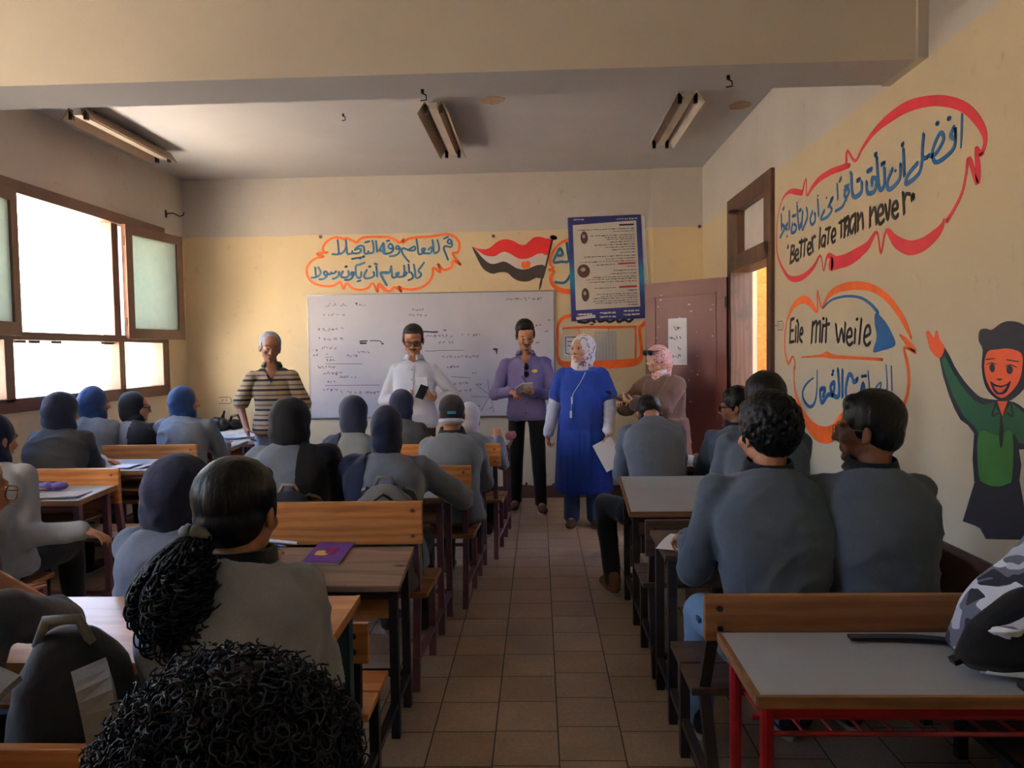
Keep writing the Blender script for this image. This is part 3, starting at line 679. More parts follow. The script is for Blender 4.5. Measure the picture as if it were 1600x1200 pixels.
r6 = [(668, 865, 16), (650, 920, 50), (600, 980, 80), (520, 1040, 95), (430, 1060, 98), (340, 1015, 80), (278, 945, 28), (243, 1095, 22), (215, 955, 20), (150, 1050, 60), (70, 1105, 78), (0, 1145, 86), (-90, 1170, 90)]
paint(RW, r, 'cloud_border', 'red_paint', [r4, r5, r6], 30, wk=1.12, h=.0019)
L3 = [[(0, 865), (0, 985)], [(2, 900), (25, 850), (30, 950)], [(70, 835), (45, 860), (35, 920), (48, 960), (66, 900)], [(72, 830), (72, 960)], [(88, 830), (90, 945)], [(90, 885), (115, 830), (125, 930)], [(172, 790), (170, 920)], [(175, 845), (203, 792), (214, 900)], [(222, 850), (258, 822), (250, 775), (228, 800), (224, 870), (240, 900), (266, 872)], [(273, 772), (290, 870), (306, 742)], [(322, 810), (355, 792), (346, 750), (324, 775), (320, 835), (340, 860), (360, 835)], [(392, 690), (400, 832)], [(396, 755), (412, 702), (440, 700)], [(450, 712), (452, 742)], [(462, 700), (464, 730)]]
paint(RW, r, 'lettering', 'black_paint', L3, 26, h=.0026)
L4 = [[(788, 165, 20), (785, 270, 22), (779, 390, 14)], [(735, 250), (710, 310), (742, 322), (742, 255), (740, 370), (690, 440), (610, 487), (590, 410), (640, 292), (664, 335), (610, 432), (565, 442)], [(530, 300), (522, 450), (560, 450)], [(524, 440), (500, 560), (412, 632), (430, 565), (490, 492)], [(395, 400), (400, 575)], [(386, 372), (396, 362)], [(375, 502), (368, 600), (302, 670), (286, 622), (322, 532)], [(216, 455), (232, 660), (266, 638), (266, 525)], [(205, 437), (216, 430)], [(155, 547), (184, 530)], [(148, 620), (155, 692), (200, 680), (214, 605), (184, 595), (186, 640)], [(45, 562), (56, 712), (110, 690), (116, 622)], [(250, 502), (271, 490)], [(86, 610), (104, 600)]]
paint(RW, r, 'lettering', 'blue_paint', L4, 32, h=.0026, dots=[(618, 228), (696, 195)], dw=32)
RW.dots(mb := MB(r.location), [(338, 545), (36, 555)], 20, .002); mb.build('lettering', 'blue_paint', r, tri=True)

r = thing('wall_slogan', 'orange cloud with German motto over blue Arabic motto behind the bespectacled student', 'wall painting', (XR, 4.4, 1.6), 'painted wall slogans')
RW.crop(1205, 430, 4.443)
o1 = [(165, 650, 22), (165, 600, 20), (148, 565, 16), (120, 612, 25), (97, 540, 22), (95, 430, 18), (110, 320, 22), (150, 222, 40), (210, 172, 52), (265, 185, 55), (320, 250, 26), (320, 108, 18), (350, 225, 22), (400, 140, 42), (480, 90, 55), (590, 72, 60), (700, 88, 55), (800, 152, 55), (880, 250, 55), (935, 345, 50), (975, 440, 18)]
o2 = [(895, 415, 18), (950, 470, 50), (1005, 535, 30), (925, 500, 24), (945, 600, 36), (957, 700, 36), (947, 820, 36), (910, 930, 36), (860, 1010, 34)]
o3 = [(160, 640, 22), (160, 740, 22), (178, 850, 40), (220, 970, 72), (300, 1080, 112), (380, 1110, 120), (440, 1080, 112), (485, 985, 50), (490, 960, 20)]
paint(RW, r, 'cloud_border', 'orange_paint', [o1, o2, o3, [(525, 1090, 26), (535, 1170, 20)]], 30, wk=1.15)
paint(RW, r, 'divider', 'orange_paint', [[(210, 570, 8), (340, 560, 20), (388, 552, 44), (440, 566, 30), (600, 575, 22), (775, 586, 24)]], 20, h=.0018)
paint(RW, r, 'blue_arc', 'blue_paint', [[(360, 228, 15), (420, 172, 15), (520, 146, 18), (620, 156, 20), (690, 200, 24), (745, 262, 30)]], 20, fills=[[(728, 262), (790, 320), (840, 410), (862, 480), (820, 510), (780, 520), (710, 532), (735, 430), (720, 330)]], h=.0018)
E1 = [[(137, 310), (130, 465)], [(137, 310), (160, 300)], [(133, 387), (157, 382)], [(130, 465), (158, 460)], [(173, 355), (170, 462)], [(190, 332), (185, 465)], [(203, 412), (220, 400), (216, 367), (204, 382), (200, 440), (216, 464)], [(290, 325), (280, 470)], [(290, 350), (312, 320), (316, 345), (310, 465)], [(318, 348), (338, 322), (342, 345), (338, 462)], [(360, 342), (352, 465)], [(386, 300), (380, 465)], [(366, 352), (406, 336)],
 [(450, 340), (466, 465), (490, 372), (506, 465), (516, 330)], [(530, 430), (560, 420), (554, 372), (532, 392), (526, 455), (545, 485), (566, 466)], [(586, 372), (580, 470)], [(628, 302), (612, 475)], [(650, 430), (688, 402), (680, 350), (656, 372), (646, 450), (664, 487), (690, 465)]]
paint(RW, r, 'lettering', 'black_paint', E1, 23, dots=[(178, 318), (360, 302), (594, 306)], dw=22, h=.002)
E2 = [[(835, 630, 12), (840, 800, 16)], [(798, 622, 10), (805, 790, 16), (760, 802, 16), (764, 745, 14), (730, 775, 14), (722, 805, 14), (690, 815, 14), (680, 740, 14), (674, 662, 10)], [(700, 830), (720, 850), (735, 845)], [(620, 830), (640, 752), (652, 830)], [(602, 720), (574, 742), (562, 702), (540, 692), (520, 780), (524, 850), (560, 885), (600, 870)], [(496, 660), (496, 842)], [(465, 655), (472, 830), (430, 832), (412, 775), (440, 745), (430, 830), (395, 830), (352, 885), (342, 800), (375, 790), (360, 840)], [(320, 660, 10), (318, 800, 16), (300, 890, 22), (265, 912, 24), (225, 860, 24), (222, 800, 20), (250, 750, 16), (296, 712, 10)]]
paint(RW, r, 'lettering', 'blue_paint', E2, 22, dots=[(428, 666), (422, 690), (632, 704), (652, 700)], dw=22, h=.002, wk=1.5)
r = thing('painted_outlet', 'small outlet outline inked on the wall beside the door frame', 'wall drawing', (XR, 5.2, 1.72))
paint(RW, r, 'outline', 'ink', [[(45, 322), (78, 318), (84, 345), (80, 378), (46, 380), (45, 322)], [(25, 350), (44, 350)], [(56, 335), (54, 365)], [(68, 335), (68, 365)]], 5, h=.001, k=1)

r = thing('painted_boy', 'painted waving boy in a green shirt on the right wall', 'wall painting', (XR, 3.0, 1.2))
RW.crop(1430, 480, 3.243)
G = dict
body = [(150, 205), (200, 300), (250, 375), (310, 440), (350, 462), (420, 470), (500, 480), (560, 520), (640, 590), (700, 640), (700, 720), (600, 735), (525, 722), (528, 880), (300, 885), (300, 640), (230, 570), (170, 440), (125, 265)]
paint(RW, r, 'body_outline', 'navy_paint', fills=[body], h=.001, fk=2)
paint(RW, r, 'trousers', 'navy_paint', fills=[[(305, 878), (528, 878), (550, 1000), (600, 1180), (360, 1175), (330, 1120), (300, 1105), (242, 1085)]], h=.0014, fk=1)
paint(RW, r, 'shirt', 'green_paint', fills=[[(150, 242), (190, 320), (240, 400), (300, 470), (350, 495), (400, 482), (440, 560), (490, 482), (545, 530), (680, 640), (680, 705), (530, 690), (505, 640), (495, 650), (328, 650), (300, 600), (250, 555), (190, 440), (135, 275)]], h=.002, fk=1)
paint(RW, r, 'shirt_front', 'light_green', fills=[[(325, 635), (420, 650), (495, 635), (495, 860), (470, 895), (420, 908), (360, 895), (325, 850)]], h=.0024, fk=3)
paint(RW, r, 'hand', 'skin_paint', fills=[[(125, 260), (80, 220), (65, 170), (55, 130), (70, 120), (95, 155), (105, 120), (115, 125), (125, 165), (150, 205)]], h=.0014, fk=3)
paint(RW, r, 'hair', 'navy_paint', fills=[[(345, 215), (325, 170), (330, 118), (360, 108), (390, 115), (440, 80), (490, 70), (550, 88), (600, 150), (600, 260), (565, 390), (510, 455), (450, 480), (390, 445), (355, 390), (340, 300)]], h=.0026, fk=3)
paint(RW, r, 'face', 'skin_paint', fills=[[(372, 225), (410, 215), (480, 210), (540, 232), (548, 290), (532, 370), (490, 430), (440, 460), (390, 420), (360, 350), (355, 280)]], h=.0032, fk=3)
paint(RW, r, 'facial_features', 'navy_paint', [[(365, 265, 8), (410, 260, 4)], [(468, 266, 6), (530, 276, 6)], [(365, 292, 4), (390, 282, 6), (415, 290, 5)], [(462, 298, 4), (490, 292, 6), (520, 306, 4)]], 6, fills=[[(380, 300), (395, 285), (408, 300), (405, 325), (390, 328)], [(468, 308), (484, 294), (500, 312), (492, 338), (472, 334)], [(385, 375), (410, 390), (440, 397), (470, 388), (490, 373), (468, 430), (430, 444), (402, 425)], [(415, 365), (432, 372), (448, 365), (432, 360)]], h=.0038, fk=2)
paint(RW, r, 'mouth', 'skin_paint', fills=[[(403, 400), (440, 408), (472, 396), (450, 426), (428, 432)]], h=.0044, fk=2)
paint(RW, r, 'neck', 'skin_paint', fills=[[(420, 476), (472, 476), (445, 552)]], h=.003, fk=1)
paint(RW, r, 'necktie', 'navy_paint', [[(410, 490), (394, 550), (425, 536)], [(490, 490), (496, 550), (470, 536)]], 8, fills=[[(438, 555), (450, 650), (438, 712), (430, 650)]], h=.0036)

# ------------------------------------------------------------------ wall and ceiling fittings
BW.crop(280, 620, 6.665)
r = thing('painted_outlet', 'small outlet outline inked low on the back wall beside the striped man', 'wall drawing', (-3.2, YB, 1.0))
paint(BW, r, 'outline', 'ink', [[(420, 70), (530, 68), (545, 40), (528, 0)], [(415, 8), (520, 2)], [(455, 25), (450, 50)], [(490, 25), (490, 45)]], 5, h=.001, k=2)
hk = thing('wall_hook', 'dark bent iron hook high on the left wall near the corner', 'hook', at(262, 334, 0, XL))
MB(hk.location).tube([at(258, 328, 0, XL), at(259, 340, 0, XL)], .012).build('bracket', 'metal_dark', hk)
a_ = at(260, 334, 0, XL); MB(hk.location).tube([a_, a_ + V((.06, .02, .01)), a_ + V((.11, .05, -.02)), a_ + V((.13, .09, .0)), a_ + V((.125, .11, .03))], .006).build('hook_arm', 'metal_dark', hk)
M['fixture'] = plain('fixture_enamel', rgb(196, 184, 168), .4, .12, 6); M['fixture_dark'] = plain('aged_fixture_enamel', rgb(128, 106, 88), .45, .15, 6)
def fixture(x, y0, y1, label, aged):
    r = thing('ceiling_light', label, 'ceiling light', (x, (y0 + y1) / 2, ZC), 'fluorescent ceiling lights')
    L = r.location; m_ = 'fixture_dark' if aged else 'fixture'
    MB(L).box((x - .03, y0, ZC - .085), (x + .03, y1, ZC - .04)).build('housing', 'fixture', r)
    mb = MB(L)
    for y in (y0 + .2, y1 - .2): mb.box((x - .02, y - .02, ZC - .045), (x + .02, y + .02, ZC))
    mb.build('ceiling_mount', 'metal_dark', r)
    for sx in (-1, 1):
        q = [V((x + sx * a_, 0, ZC - b_)) for a_, b_ in ((.028, .07), (.062, .03), (.118, .115), (.112, .118), (.062, .04), (.03, .082))]
        mb = MB(L); mb.prism([p + V((0, y0, 0)) for p in q], (0, y1 - y0, 0)); mb.build('reflector', m_ , r)
    for sx in (-1, 1):
        for yy in (y0 + .02, y1 - .02):
            MB(L).box((x + sx * .055 - .013, yy - .015, ZC - .115), (x + sx * .055 + .013, yy + .015, ZC - .05)).build('lamp_holder', 'metal_dark', r)
    return r
fixture(-3.33, 5.32, 6.57, 'fluorescent fitting nearest the window wall, without tubes', True)
fixture(-.74, 5.40, 6.66, 'brown-edged fluorescent fitting hanging over the middle of the room', True)
fixture(1.08, 5.32, 6.52, 'fluorescent fitting near the right wall beside a peeled ceiling patch', False)
def hookc(px, py, Y, label, z=ZC):
    p = at(px, py, 2, z); r = thing('ceiling_hook', label, 'hook', p, 'iron ceiling hooks')
    MB(p).tube([p, p + V((0, 0, -.018))], .008).build('anchor', 'metal_dark', r)
    MB(p).tube([p + V((0, 0, -.018)), p + V((.016, 0, -.026)), p + V((.018, 0, -.048)), p + V((-.01, 0, -.052))], .0035).build('hook_arm', 'metal_dark', r)
hookc(536, 178, 5, 'small iron hook in the bare ceiling left of the middle light')
hookc(660, 140, 3.5, 'iron hook under the beam at the middle light', 2.79)
hookc(1138, 118, 3.5, 'bent wire under the beam near the right wall', 2.79)
M['peel'] = plain('bare_plaster', rgb(168, 140, 112), .9, .15, 20)
for (px, py, rx, ry, lb) in ((1156, 165, .09, .05, 'patch of peeled paint on the ceiling right of the last light'), (770, 157, .09, .045, 'small peeled paint patch on the ceiling behind the beam right of the middle light')):
    c = at(px, py, 2, ZC - .002); mb = MB(c); rr = random.Random(px)
    mb.prism([c + V((rx * cos(q * pi / 9) * rr.uniform(.8, 1.15), ry * 2 * sin(q * pi / 9) * rr.uniform(.8, 1.15), 0)) for q in range(18)], (0, 0, .002))
    tag(mb.build('peeled_patch', 'peel'), lb, 'peeled paint', 'peeled ceiling patches')
M['nail'] = M['skirt']
for i, (px, py, lb) in enumerate(((501, 370, 'dark plug in the back wall above the left slogan'), (771, 369, 'dark plug in the back wall above the flag'), (1093, 354, 'dark plug in the back wall by the right corner'))):
    p = at(px, py, 1, YB - (.035 if px > 1000 else 0)); o = MB(p).tube([p + V((0, .01, 0)), p + V((0, -.008, 0))], .018, 10).build('wall_plug', 'skirt'); tag(o, lb, 'wall plug', 'wall plugs')
# Arabic handwriting on the door notice
mb = MB(notice.location); rr = random.Random(11)
for z, n_ in ((1.74, 3), (1.65, 5), (1.56, 2), (1.48, 5)):
    for k in range(n_):
        a_ = .47 + k * .025; pts = [dpt(a_ + rr.uniform(-.01, .02), z + rr.uniform(-.02, .02), .0045) for _ in range(4)]
        mb.tube(pts, .0025, 5)
mb.build('handwriting', 'ink', notice)

# ------------------------------------------------------------------ outside
M['facade'] = plain('sunlit_stucco', rgb(226, 212, 194), .85, .05, .8, bump=.1, bscale=20)
M['bounce_paint'] = plain('bounce_white', rgb(232, 222, 204), .85, .05, 2)  # white for the added sun-bouncing surfaces
M['facade_glass'] = plain('far_window_glass', rgb(120, 135, 150), .2, .1, 2)
M['yard'] = plain('sandy_yard', rgb(206, 192, 170), .9, .1, .6)
struct('ground', MB().box((-60, -40, -4.1), (60, 60, -4.0)), 'yard')
struct('bounce_slab', MB().box((-5.3, -3, 1.02), (XL - .26, 9.5, 1.14)), 'bounce_paint')  # unseen slab added below the windows to bounce sun onto ceiling and wall
fw = thing('sun_bounce_block', 'unseen block added outside to bounce warm sun through the left windows', 'building', (-9.5, -11, -4))  # not a known building: added to reflect warm sun onto the back wall
MB(fw.location).box((-13.8, -14, -4), (-5.0, -8, 9)).build('wall', 'bounce_paint', fw)
fb = thing('school_block', 'sunlit cream school block seen through the left window', 'building', (-15, 10, -4))
MB(fb.location).box((-19, -25, -4), (-14, 45, 3.6)).build('wall', 'facade', fb)
for y in range(-22, 44, 3):
    for z in (-2.6, .9):
        f_ = MB(fb.location).box((-14.02, y, z), (-13.93, y + 1.3, z + 1.3)).build('window_frame', 'facade', fb)
        MB(fb.location).box((-13.95, y + .12, z + .12), (-13.92, y + 1.18, z + 1.18)).build('pane', 'facade_glass', f_)
t = NT('rough_stucco'); v = t.co(); f_ = t.noise(v, 26, 5, .7, .6)
t.base(t.ramp(f_, [(.3, rgb(186, 126, 52)), (.7, rgb(212, 156, 80))])); t.set(Roughness=.9); t.bump(f_, .9, .03); M['stucco'] = t.m
struct('corridor_floor', MB().box((XR, 1.0, -.12), (3.5, 8.9, -.01)), 'floor')
struct('wall_corridor', MB().box((XR + .22, 8.0, -.1), (3.6, 8.25, 3.6)), 'stucco')
struct('sun_block_slab', MB().box((XR + .22, -1, 3.0), (3.55, 8.25, 3.15)), 'beam')  # unseen slab added to keep direct sun out of the corridor
struct('daylight_screen', MB().box((3.5, 1, -4), (3.65, 8.25, 2.25)), 'stucco')  # unseen wall, raised to cut the daylight reaching the doorway
# ------------------------------------------------------------------ desks with benches
M['pine'] = wood('varnished_pine', rgb(150, 92, 44), rgb(192, 132, 76), .35, 0, 1)
M['pine2'] = wood('orange_pine', rgb(164, 98, 46), rgb(206, 144, 84), .33, 0, 4)
M['pine3'] = wood('dull_pine', rgb(128, 84, 50), rgb(164, 114, 74), .45, 0, 9)
M['oldwood'] = wood('weathered_brown_wood', rgb(104, 82, 66), rgb(156, 130, 108), .5, 0, 2)
M['darkwood'] = wood('dark_worn_wood', rgb(62, 44, 34), rgb(100, 74, 58), .5, 0, 6, True, rgb(84, 62, 48))
t = NT('grey_laminate'); v = t.co(); f_ = t.noise(v, 3, 4); sp = t.noise(v, 17, 6, .75)
c = t.ramp(f_, [(.3, rgb(164, 171, 178)), (.7, rgb(180, 187, 192))])
c = t.mix(t.ramp(sp, [(.66, (0, 0, 0, 1)), (.72, (.55, .55, .55, 1))]), c, rgb(70, 76, 92))
t.base(c); t.set(Roughness=.36); t.bump(t.noise(v, 180, 2), .05, .002); M['laminate'] = t.m
M['edge'] = wood('desk_edge_lipping', rgb(120, 82, 50), rgb(160, 116, 76), .5, 0, 3, False)
M['purple'] = plain('purple_brown_enamel', rgb(116, 76, 90), .38, .15, 10)
M['brownmetal'] = plain('dark_brown_enamel', rgb(54, 42, 40), .42, .2, 10)
M['redmetal'] = plain('red_enamel', rgb(170, 30, 38), .32, .12, 10)
M['teal'] = plain('teal_enamel', rgb(44, 78, 92), .4, .15, 10)
M['blackmetal'] = plain('near_black_enamel', rgb(40, 34, 38), .42, .2, 10)

def desk(label, x0, x1, y0, dk, bench, plank, top, lip, metal, seat, back, round_=False, sq=.034, shelf=True, wire=False, dx=0, tilt=.0):
    """dk=(y near, y far, z near, z far) desk top; bench=(y near, y far, z); plank=(y, z low, z high); dx drifts far end sideways"""
    r = thing('school_desk', label, 'school desk', ((x0 + x1) / 2, y0, 0), 'school desks with attached benches'); L = r.location
    ya, yb, za, zb = dk; th = .026
    def dxx(y): return dx * (y - y0)
    def slab(xa, xb, y1, y2, z1, z2, t_): return [V((x_ + dxx(y_), y_, z_ - t__)) for x_ in (xa, xb) for (y_, z_) in ((y1, z1), (y2, z2)) for t__ in (t_, 0)]
    tp = MB(L).hexa(slab(x0, x1, ya, yb, za, zb, th)).build('desk_top', top, r, bevel=.004)
    if lip:
        mb = MB(L); zz = lambda y: za + (zb - za) * (y - ya) / (yb - ya)
        mb.hexa(slab(x0 - .004, x1 + .004, ya - .008, ya + .004, za + .001, za + .002, th + .003)); mb.hexa(slab(x0 - .006, x0 + .006, ya, yb, za + .001, zb + .001, th + .003)); mb.hexa(slab(x1 - .006, x1 + .006, ya, yb, za + .001, zb + .001, th + .003))
        mb.build('edge_lipping', lip, tp)
    lx = (x0 + .035, x1 - .035)
    def leg(name, x, y, z, z0=0, x_=None):
        mb = MB(L); a, b = V((x + dxx(y), y, z0)), V((x + dxx(y), y, z))
        if round_: mb.tube([a, b], sq / 2, 10)
        else: mb.bar(a, b, sq, up=(0, 1, 0))
        return mb.build(name, metal, r, smooth=False)
    yl = (ya + .05, yb - .05)
    for x in lx:
        for y in yl: leg('leg', x, y, za + (zb - za) * (y - ya) / (yb - ya) - th)
    for y in yl: MB(L).bar((lx[0] + dxx(y), y, za - th - .03), (lx[1] + dxx(y), y, za - th - .03), .022).build('crossbar', metal, r)
    MB(L).bar((lx[0] + dxx(yl[1]), yl[1], .15), (lx[1] + dxx(yl[1]), yl[1], .15), .026).build('crossbar', metal, r)
    if shelf:
        mb = MB(L); mb.hexa(slab(x0 + .06, x1 - .06, ya + .06, yb - .03, za - .14, za - .14, .012)); mb.hexa(slab(x0 + .06, x1 - .06, yb - .045, yb - .03, za - .03, za - .03, .11)); mb.build('book_shelf', seat, r)
    if wire:
        mb = MB(L)
        n_ = 14
        for i in range(n_):
            x = x0 + .06 + (x1 - x0 - .12) * i / (n_ - 1); mb.tube([(x, yb - .05, za - .05), (x, yb - .06, za - .15), (x, ya + .07, za - .13)], .0045, 6)
        for y, z in ((ya + .07, za - .085), (ya + .07, za - .13), (ya + .2, za - .153), (yb - .06, za - .153)): mb.tube([(x0 + .04, y, z), (x1 - .04, y, z)], .007, 6)
        mb.build('wire_shelf', metal, r)
    # bench
    b0, b1, bz = bench
    sb = MB(L)
    w_ = (b1 - b0 - .012) / 2
    sb.hexa(slab(x0 - .01, x1 + .01, b0, b0 + w_, bz, bz, .026)); sb.hexa(slab(x0 - .01, x1 + .01, b1 - w_, b1, bz, bz, .026))
    sb.build('bench_seat', seat, r, bevel=.004)
    for x in lx: leg('bench_leg', x, b1 - .04, bz - .026)
    py, p0, p1 = plank
    if p1:
        for x in lx:
            mb = MB(L); a, b, c = V((x + dxx(y0), y0 + .02, 0)), V((x + dxx(y0), b0 + .03, bz)), V((x + dxx(py), py + .03, p1 - .02))
            for q0, q1 in ((a, b), (b, c)):
                if round_: mb.tube([q0, q1], sq / 2, 10)
                else: mb.bar(q0, q1, sq, up=(0, 1, 0))
            mb.build('back_post', metal, r)
        MB(L).hexa([V((x_ + dxx(py), py + yy + (.018 if zz == p1 else 0) * tilt, zz)) for x_ in (x0 - .01, x1 + .01) for yy in (0, .026) for zz in (p0, p1)]).build('backrest', back, r, bevel=.005)
        mb = MB(L)
        for x in lx:
            for z in (p0 + .04, p1 - .04): mb.tube([(x + dxx(py), py - .003, z), (x + dxx(py), py + .01, z)], .009, 8)
        mb.build('bolt', metal, r)
    for x in lx:
        mb = MB(L); mb.bar((x + dxx(b1), b1 - .04, .14), (x + dxx(yl[1]), yl[1], .14), sq * .8); mb.bar((x + dxx(y0), y0 + .02, .14), (x + dxx(b1), b1 - .04, .14), sq * .8)
        mb.build('side_rail', metal, r)
    return r

LX0, LX1 = -1.66, -.545
# centre-left column, from the aisle front to the camera
desk('purple-framed pine desk at the front of the middle column, nearest the whiteboard', -1.45, -.30, 5.40, (6.04, 6.42, .775, .795), (5.46, 5.82, .44), (5.40, .70, .87), 'laminate', 'edge', 'purple', 'pine3', 'pine2', dx=.06)
desk('second purple-framed pine desk of the middle column, under the lilac pencil pouch', -1.58, -.425, 4.345, (4.98, 5.34, .775, .795), (4.42, 4.80, .44), (4.36, .70, .87), 'laminate', 'edge', 'purple', 'pine3', 'pine2', dx=.05)
desk('purple-framed pine desk with the wide orange backrest in the middle column', LX0, LX1, 3.27, (3.92, 4.30, .765, .785), (3.34, 3.74, .44), (3.27, .685, .88), 'laminate', 'edge', 'purple', 'pine3', 'pine2', dx=.04)
desk('weathered brown desk bearing the purple notebook', -1.70, -.56, 2.20, (2.84, 3.20, .635, .695), (2.24, 2.56, .42), (2.262, .57, .70), 'oldwood', None, 'blackmetal', 'pine2', 'pine2')
desk('orange pine desk with teal legs behind the ponytailed girl', -1.70, -.57, 1.22, (1.78, 2.235, .785, .80), (1.32, 1.66, .43), (1.265, .66, .845), 'pine2', 'pine2', 'teal', 'pine2', 'pine', sq=.045)
desk('desk under the curly-haired student nearest the camera', -1.60, -.36, .45, (.985, 1.185, .70, .70), (.60, .92, .43), (.52, .62, .80), 'pine', None, 'blackmetal', 'pine2', 'pine')
# window column
desk('desk at the front of the window column whose bench seats three girls', -3.62, -2.62, 5.47, (6.10, 6.48, .765, .785), (5.54, 5.90, .44), (5.475, .71, .88), 'laminate', 'edge', 'purple', 'pine3', 'pine2')
desk('grey-topped desk under the girl resting her hand beside the window', -3.62, -2.56, 4.33, (4.99, 5.40, .76, .785), (4.40, 4.78, .44), (4.335, .665, .88), 'laminate', 'edge', 'purple', 'pine3', 'pine2')
desk('window column desk carrying the purple pencil case', -3.62, -2.545, 3.26, (3.93, 4.30, .765, .785), (3.34, 3.70, .44), (3.27, .68, .87), 'laminate', 'edge', 'purple', 'pine3', 'pine2')
# right column
desk('red-legged desk under the camouflage backpack', .525, 1.63, 1.20, (1.78, 2.175, .70, .705), (1.24, 1.54, .42), (1.205, .6, .78), 'laminate', 'edge', 'redmetal', 'darkwood', 'pine', round_=True, sq=.036, shelf=False, wire=True)
desk('dark wooden desk in front of the curly-haired boy', .50, 1.60, 2.17, (2.96, 3.37, .715, .72), (2.40, 2.80, .43), (2.205, .665, .805), 'darkwood', None, 'brownmetal', 'darkwood', 'pine3', sq=.036)
desk('old desk with a worn grey top behind the boy with his head down', .495, 1.60, 3.40, (4.06, 4.58, .65, .76), (3.50, 3.84, .43), (3.405, .585, .755), 'laminate', 'edge', 'brownmetal', 'darkwood', 'darkwood', sq=.036)
desk('front desk of the right column under the boy with his head down', .62, 1.58, 4.62, (5.18, 5.62, .72, .74), (4.66, 5.00, .43), (4.625, .58, .72), 'laminate', 'edge', 'brownmetal', 'darkwood', 'darkwood', sq=.036)
# teacher's table by the left corner
r = thing('table', 'small table heaped with papers beside the striped man', 'table', (-3.0, 6.95, 0)); L = r.location
MB(L).box((-3.45, 6.75, .735), (-2.52, 7.25, .76)).build('table_top', 'laminate', r, bevel=.005)
for x in (-3.41, -2.57):
    for y in (6.80, 7.2): MB(L).bar((x, y, 0), (x, y, .735), .035, up=(0, 1, 0)).build('leg', 'purple', r)
MB(L).box((-3.38, 6.80, .55), (-2.60, 7.2, .565)).build('book_shelf', 'pine3', r)
MB(L).bar((-3.41, 6.8, .70), (-2.57, 6.8, .70), .025).build('crossbar', 'purple', r); MB(L).bar((-3.41, 7.2, .2), (-2.57, 7.2, .2), .025).build('crossbar', 'purple', r)

# ------------------------------------------------------------------ small things on the desks
def book(name, label, cat, c, w_, d_, h_, rot, m, pages='white_paper', zt=0, group=None, tiltx=0):
    r = thing(name, label, cat, c, group, rot); r.rotation_euler = (tiltx, 0, rot)
    MB().box((-w_ / 2, -d_ / 2, h_ - .0012), (w_ / 2, d_ / 2, h_)).build('cover', m, r)
    MB().box((-w_ / 2 + .002, -d_ / 2 + .002, .001), (w_ / 2 - .002, d_ / 2 - .002, h_ - .0012)).build('page_block', pages, r)
    return r
def paper(label, c, w_, d_, rot, m='white_paper', group=None, tiltx=0, curl=.004, ink=0, name='paper_sheet', cat='paper'):
    mb = MB(); n_ = 6; rows = []
    for j in range(n_ + 1):
        v_ = j / n_; z = curl * sin(v_ * pi) + curl * .6 * v_
        rows.append([mb.v((-w_ / 2, -d_ / 2 + d_ * v_, z)), mb.v((w_ / 2, -d_ / 2 + d_ * v_, z + curl * .5)), mb.v((w_ / 2, -d_ / 2 + d_ * v_, z + curl * .5 + .0015)), mb.v((-w_ / 2, -d_ / 2 + d_ * v_, z + .0015))])
    mb.skin(rows); o = mb.build(name, m); o.location = c; o.rotation_euler = (tiltx, 0, rot)
    tag(o, label, cat, group)
    if ink:
        mi = MB(); rr = random.Random(ink)
        for k in range(9):
            y = d_ * (.38 - .09 * k); 
            if rr.random() < .15: continue
            v_ = y / d_ + .5; z = curl * sin(v_ * pi) + curl * .6 * v_ + curl * .5 + .0018
            mi.box((-w_ * .4, y - .0012, z), (w_ * rr.uniform(.1, .42), y + .0012, z + .0004))
        mi.build('printed_lines', 'grey_ink', o)
    return o
M['grey_ink'] = flat('grey_print', rgb(120, 120, 128), .7)
M['violet_cover'] = plain('violet_cover', rgb(104, 62, 138), .4, .08, 10); M['yellow_print'] = plain('yellow_print', rgb(232, 190, 90), .5, .1, 20); M['crimson_print'] = plain('crimson_print', rgb(150, 34, 70), .5, .1, 20)
def deskp(px, py, z): return at(px, py, 2, z)
def dz(y): return .635 + .06 * (y - 2.84) / .36
tx = math.atan2(.06, .36)
c = deskp(514, 871, .668); nb = book('notebook', 'purple exercise notebook with yellow and red cover print on the weathered desk', 'notebook', (c.x, c.y, dz(c.y) + .001), .165, .205, .007, RAD(-6), 'violet_cover', tiltx=tx)
mb = MB()
for (u, v_, a, b) in ((-.035, .0, .022, .016), (-.028, -.02, .03, .012)): mb.prism([V((u + a * cos(q * pi / 8), v_ + b * sin(q * pi / 8), .0072)) for q in range(16)], (0, 0, .0008))
mb.build('cover_print', 'yellow_print', nb)
mb = MB()
for (u, v_, a, b) in ((-.012, .035, .022, .014), (.025, .03, .014, .012), (.02, .0, .01, .02)): mb.prism([V((u + a * cos(q * pi / 8), v_ + b * sin(q * pi / 8), .0072)) for q in range(16)], (0, 0, .0008))
mb.build('cover_print', 'crimson_print', nb)
M['pen_blue'] = plain('blue_pen_plastic', rgb(40, 70, 130), .25, .1, 20); M['pen_white'] = plain('white_pen_plastic', rgb(205, 200, 210), .3, .05, 20)
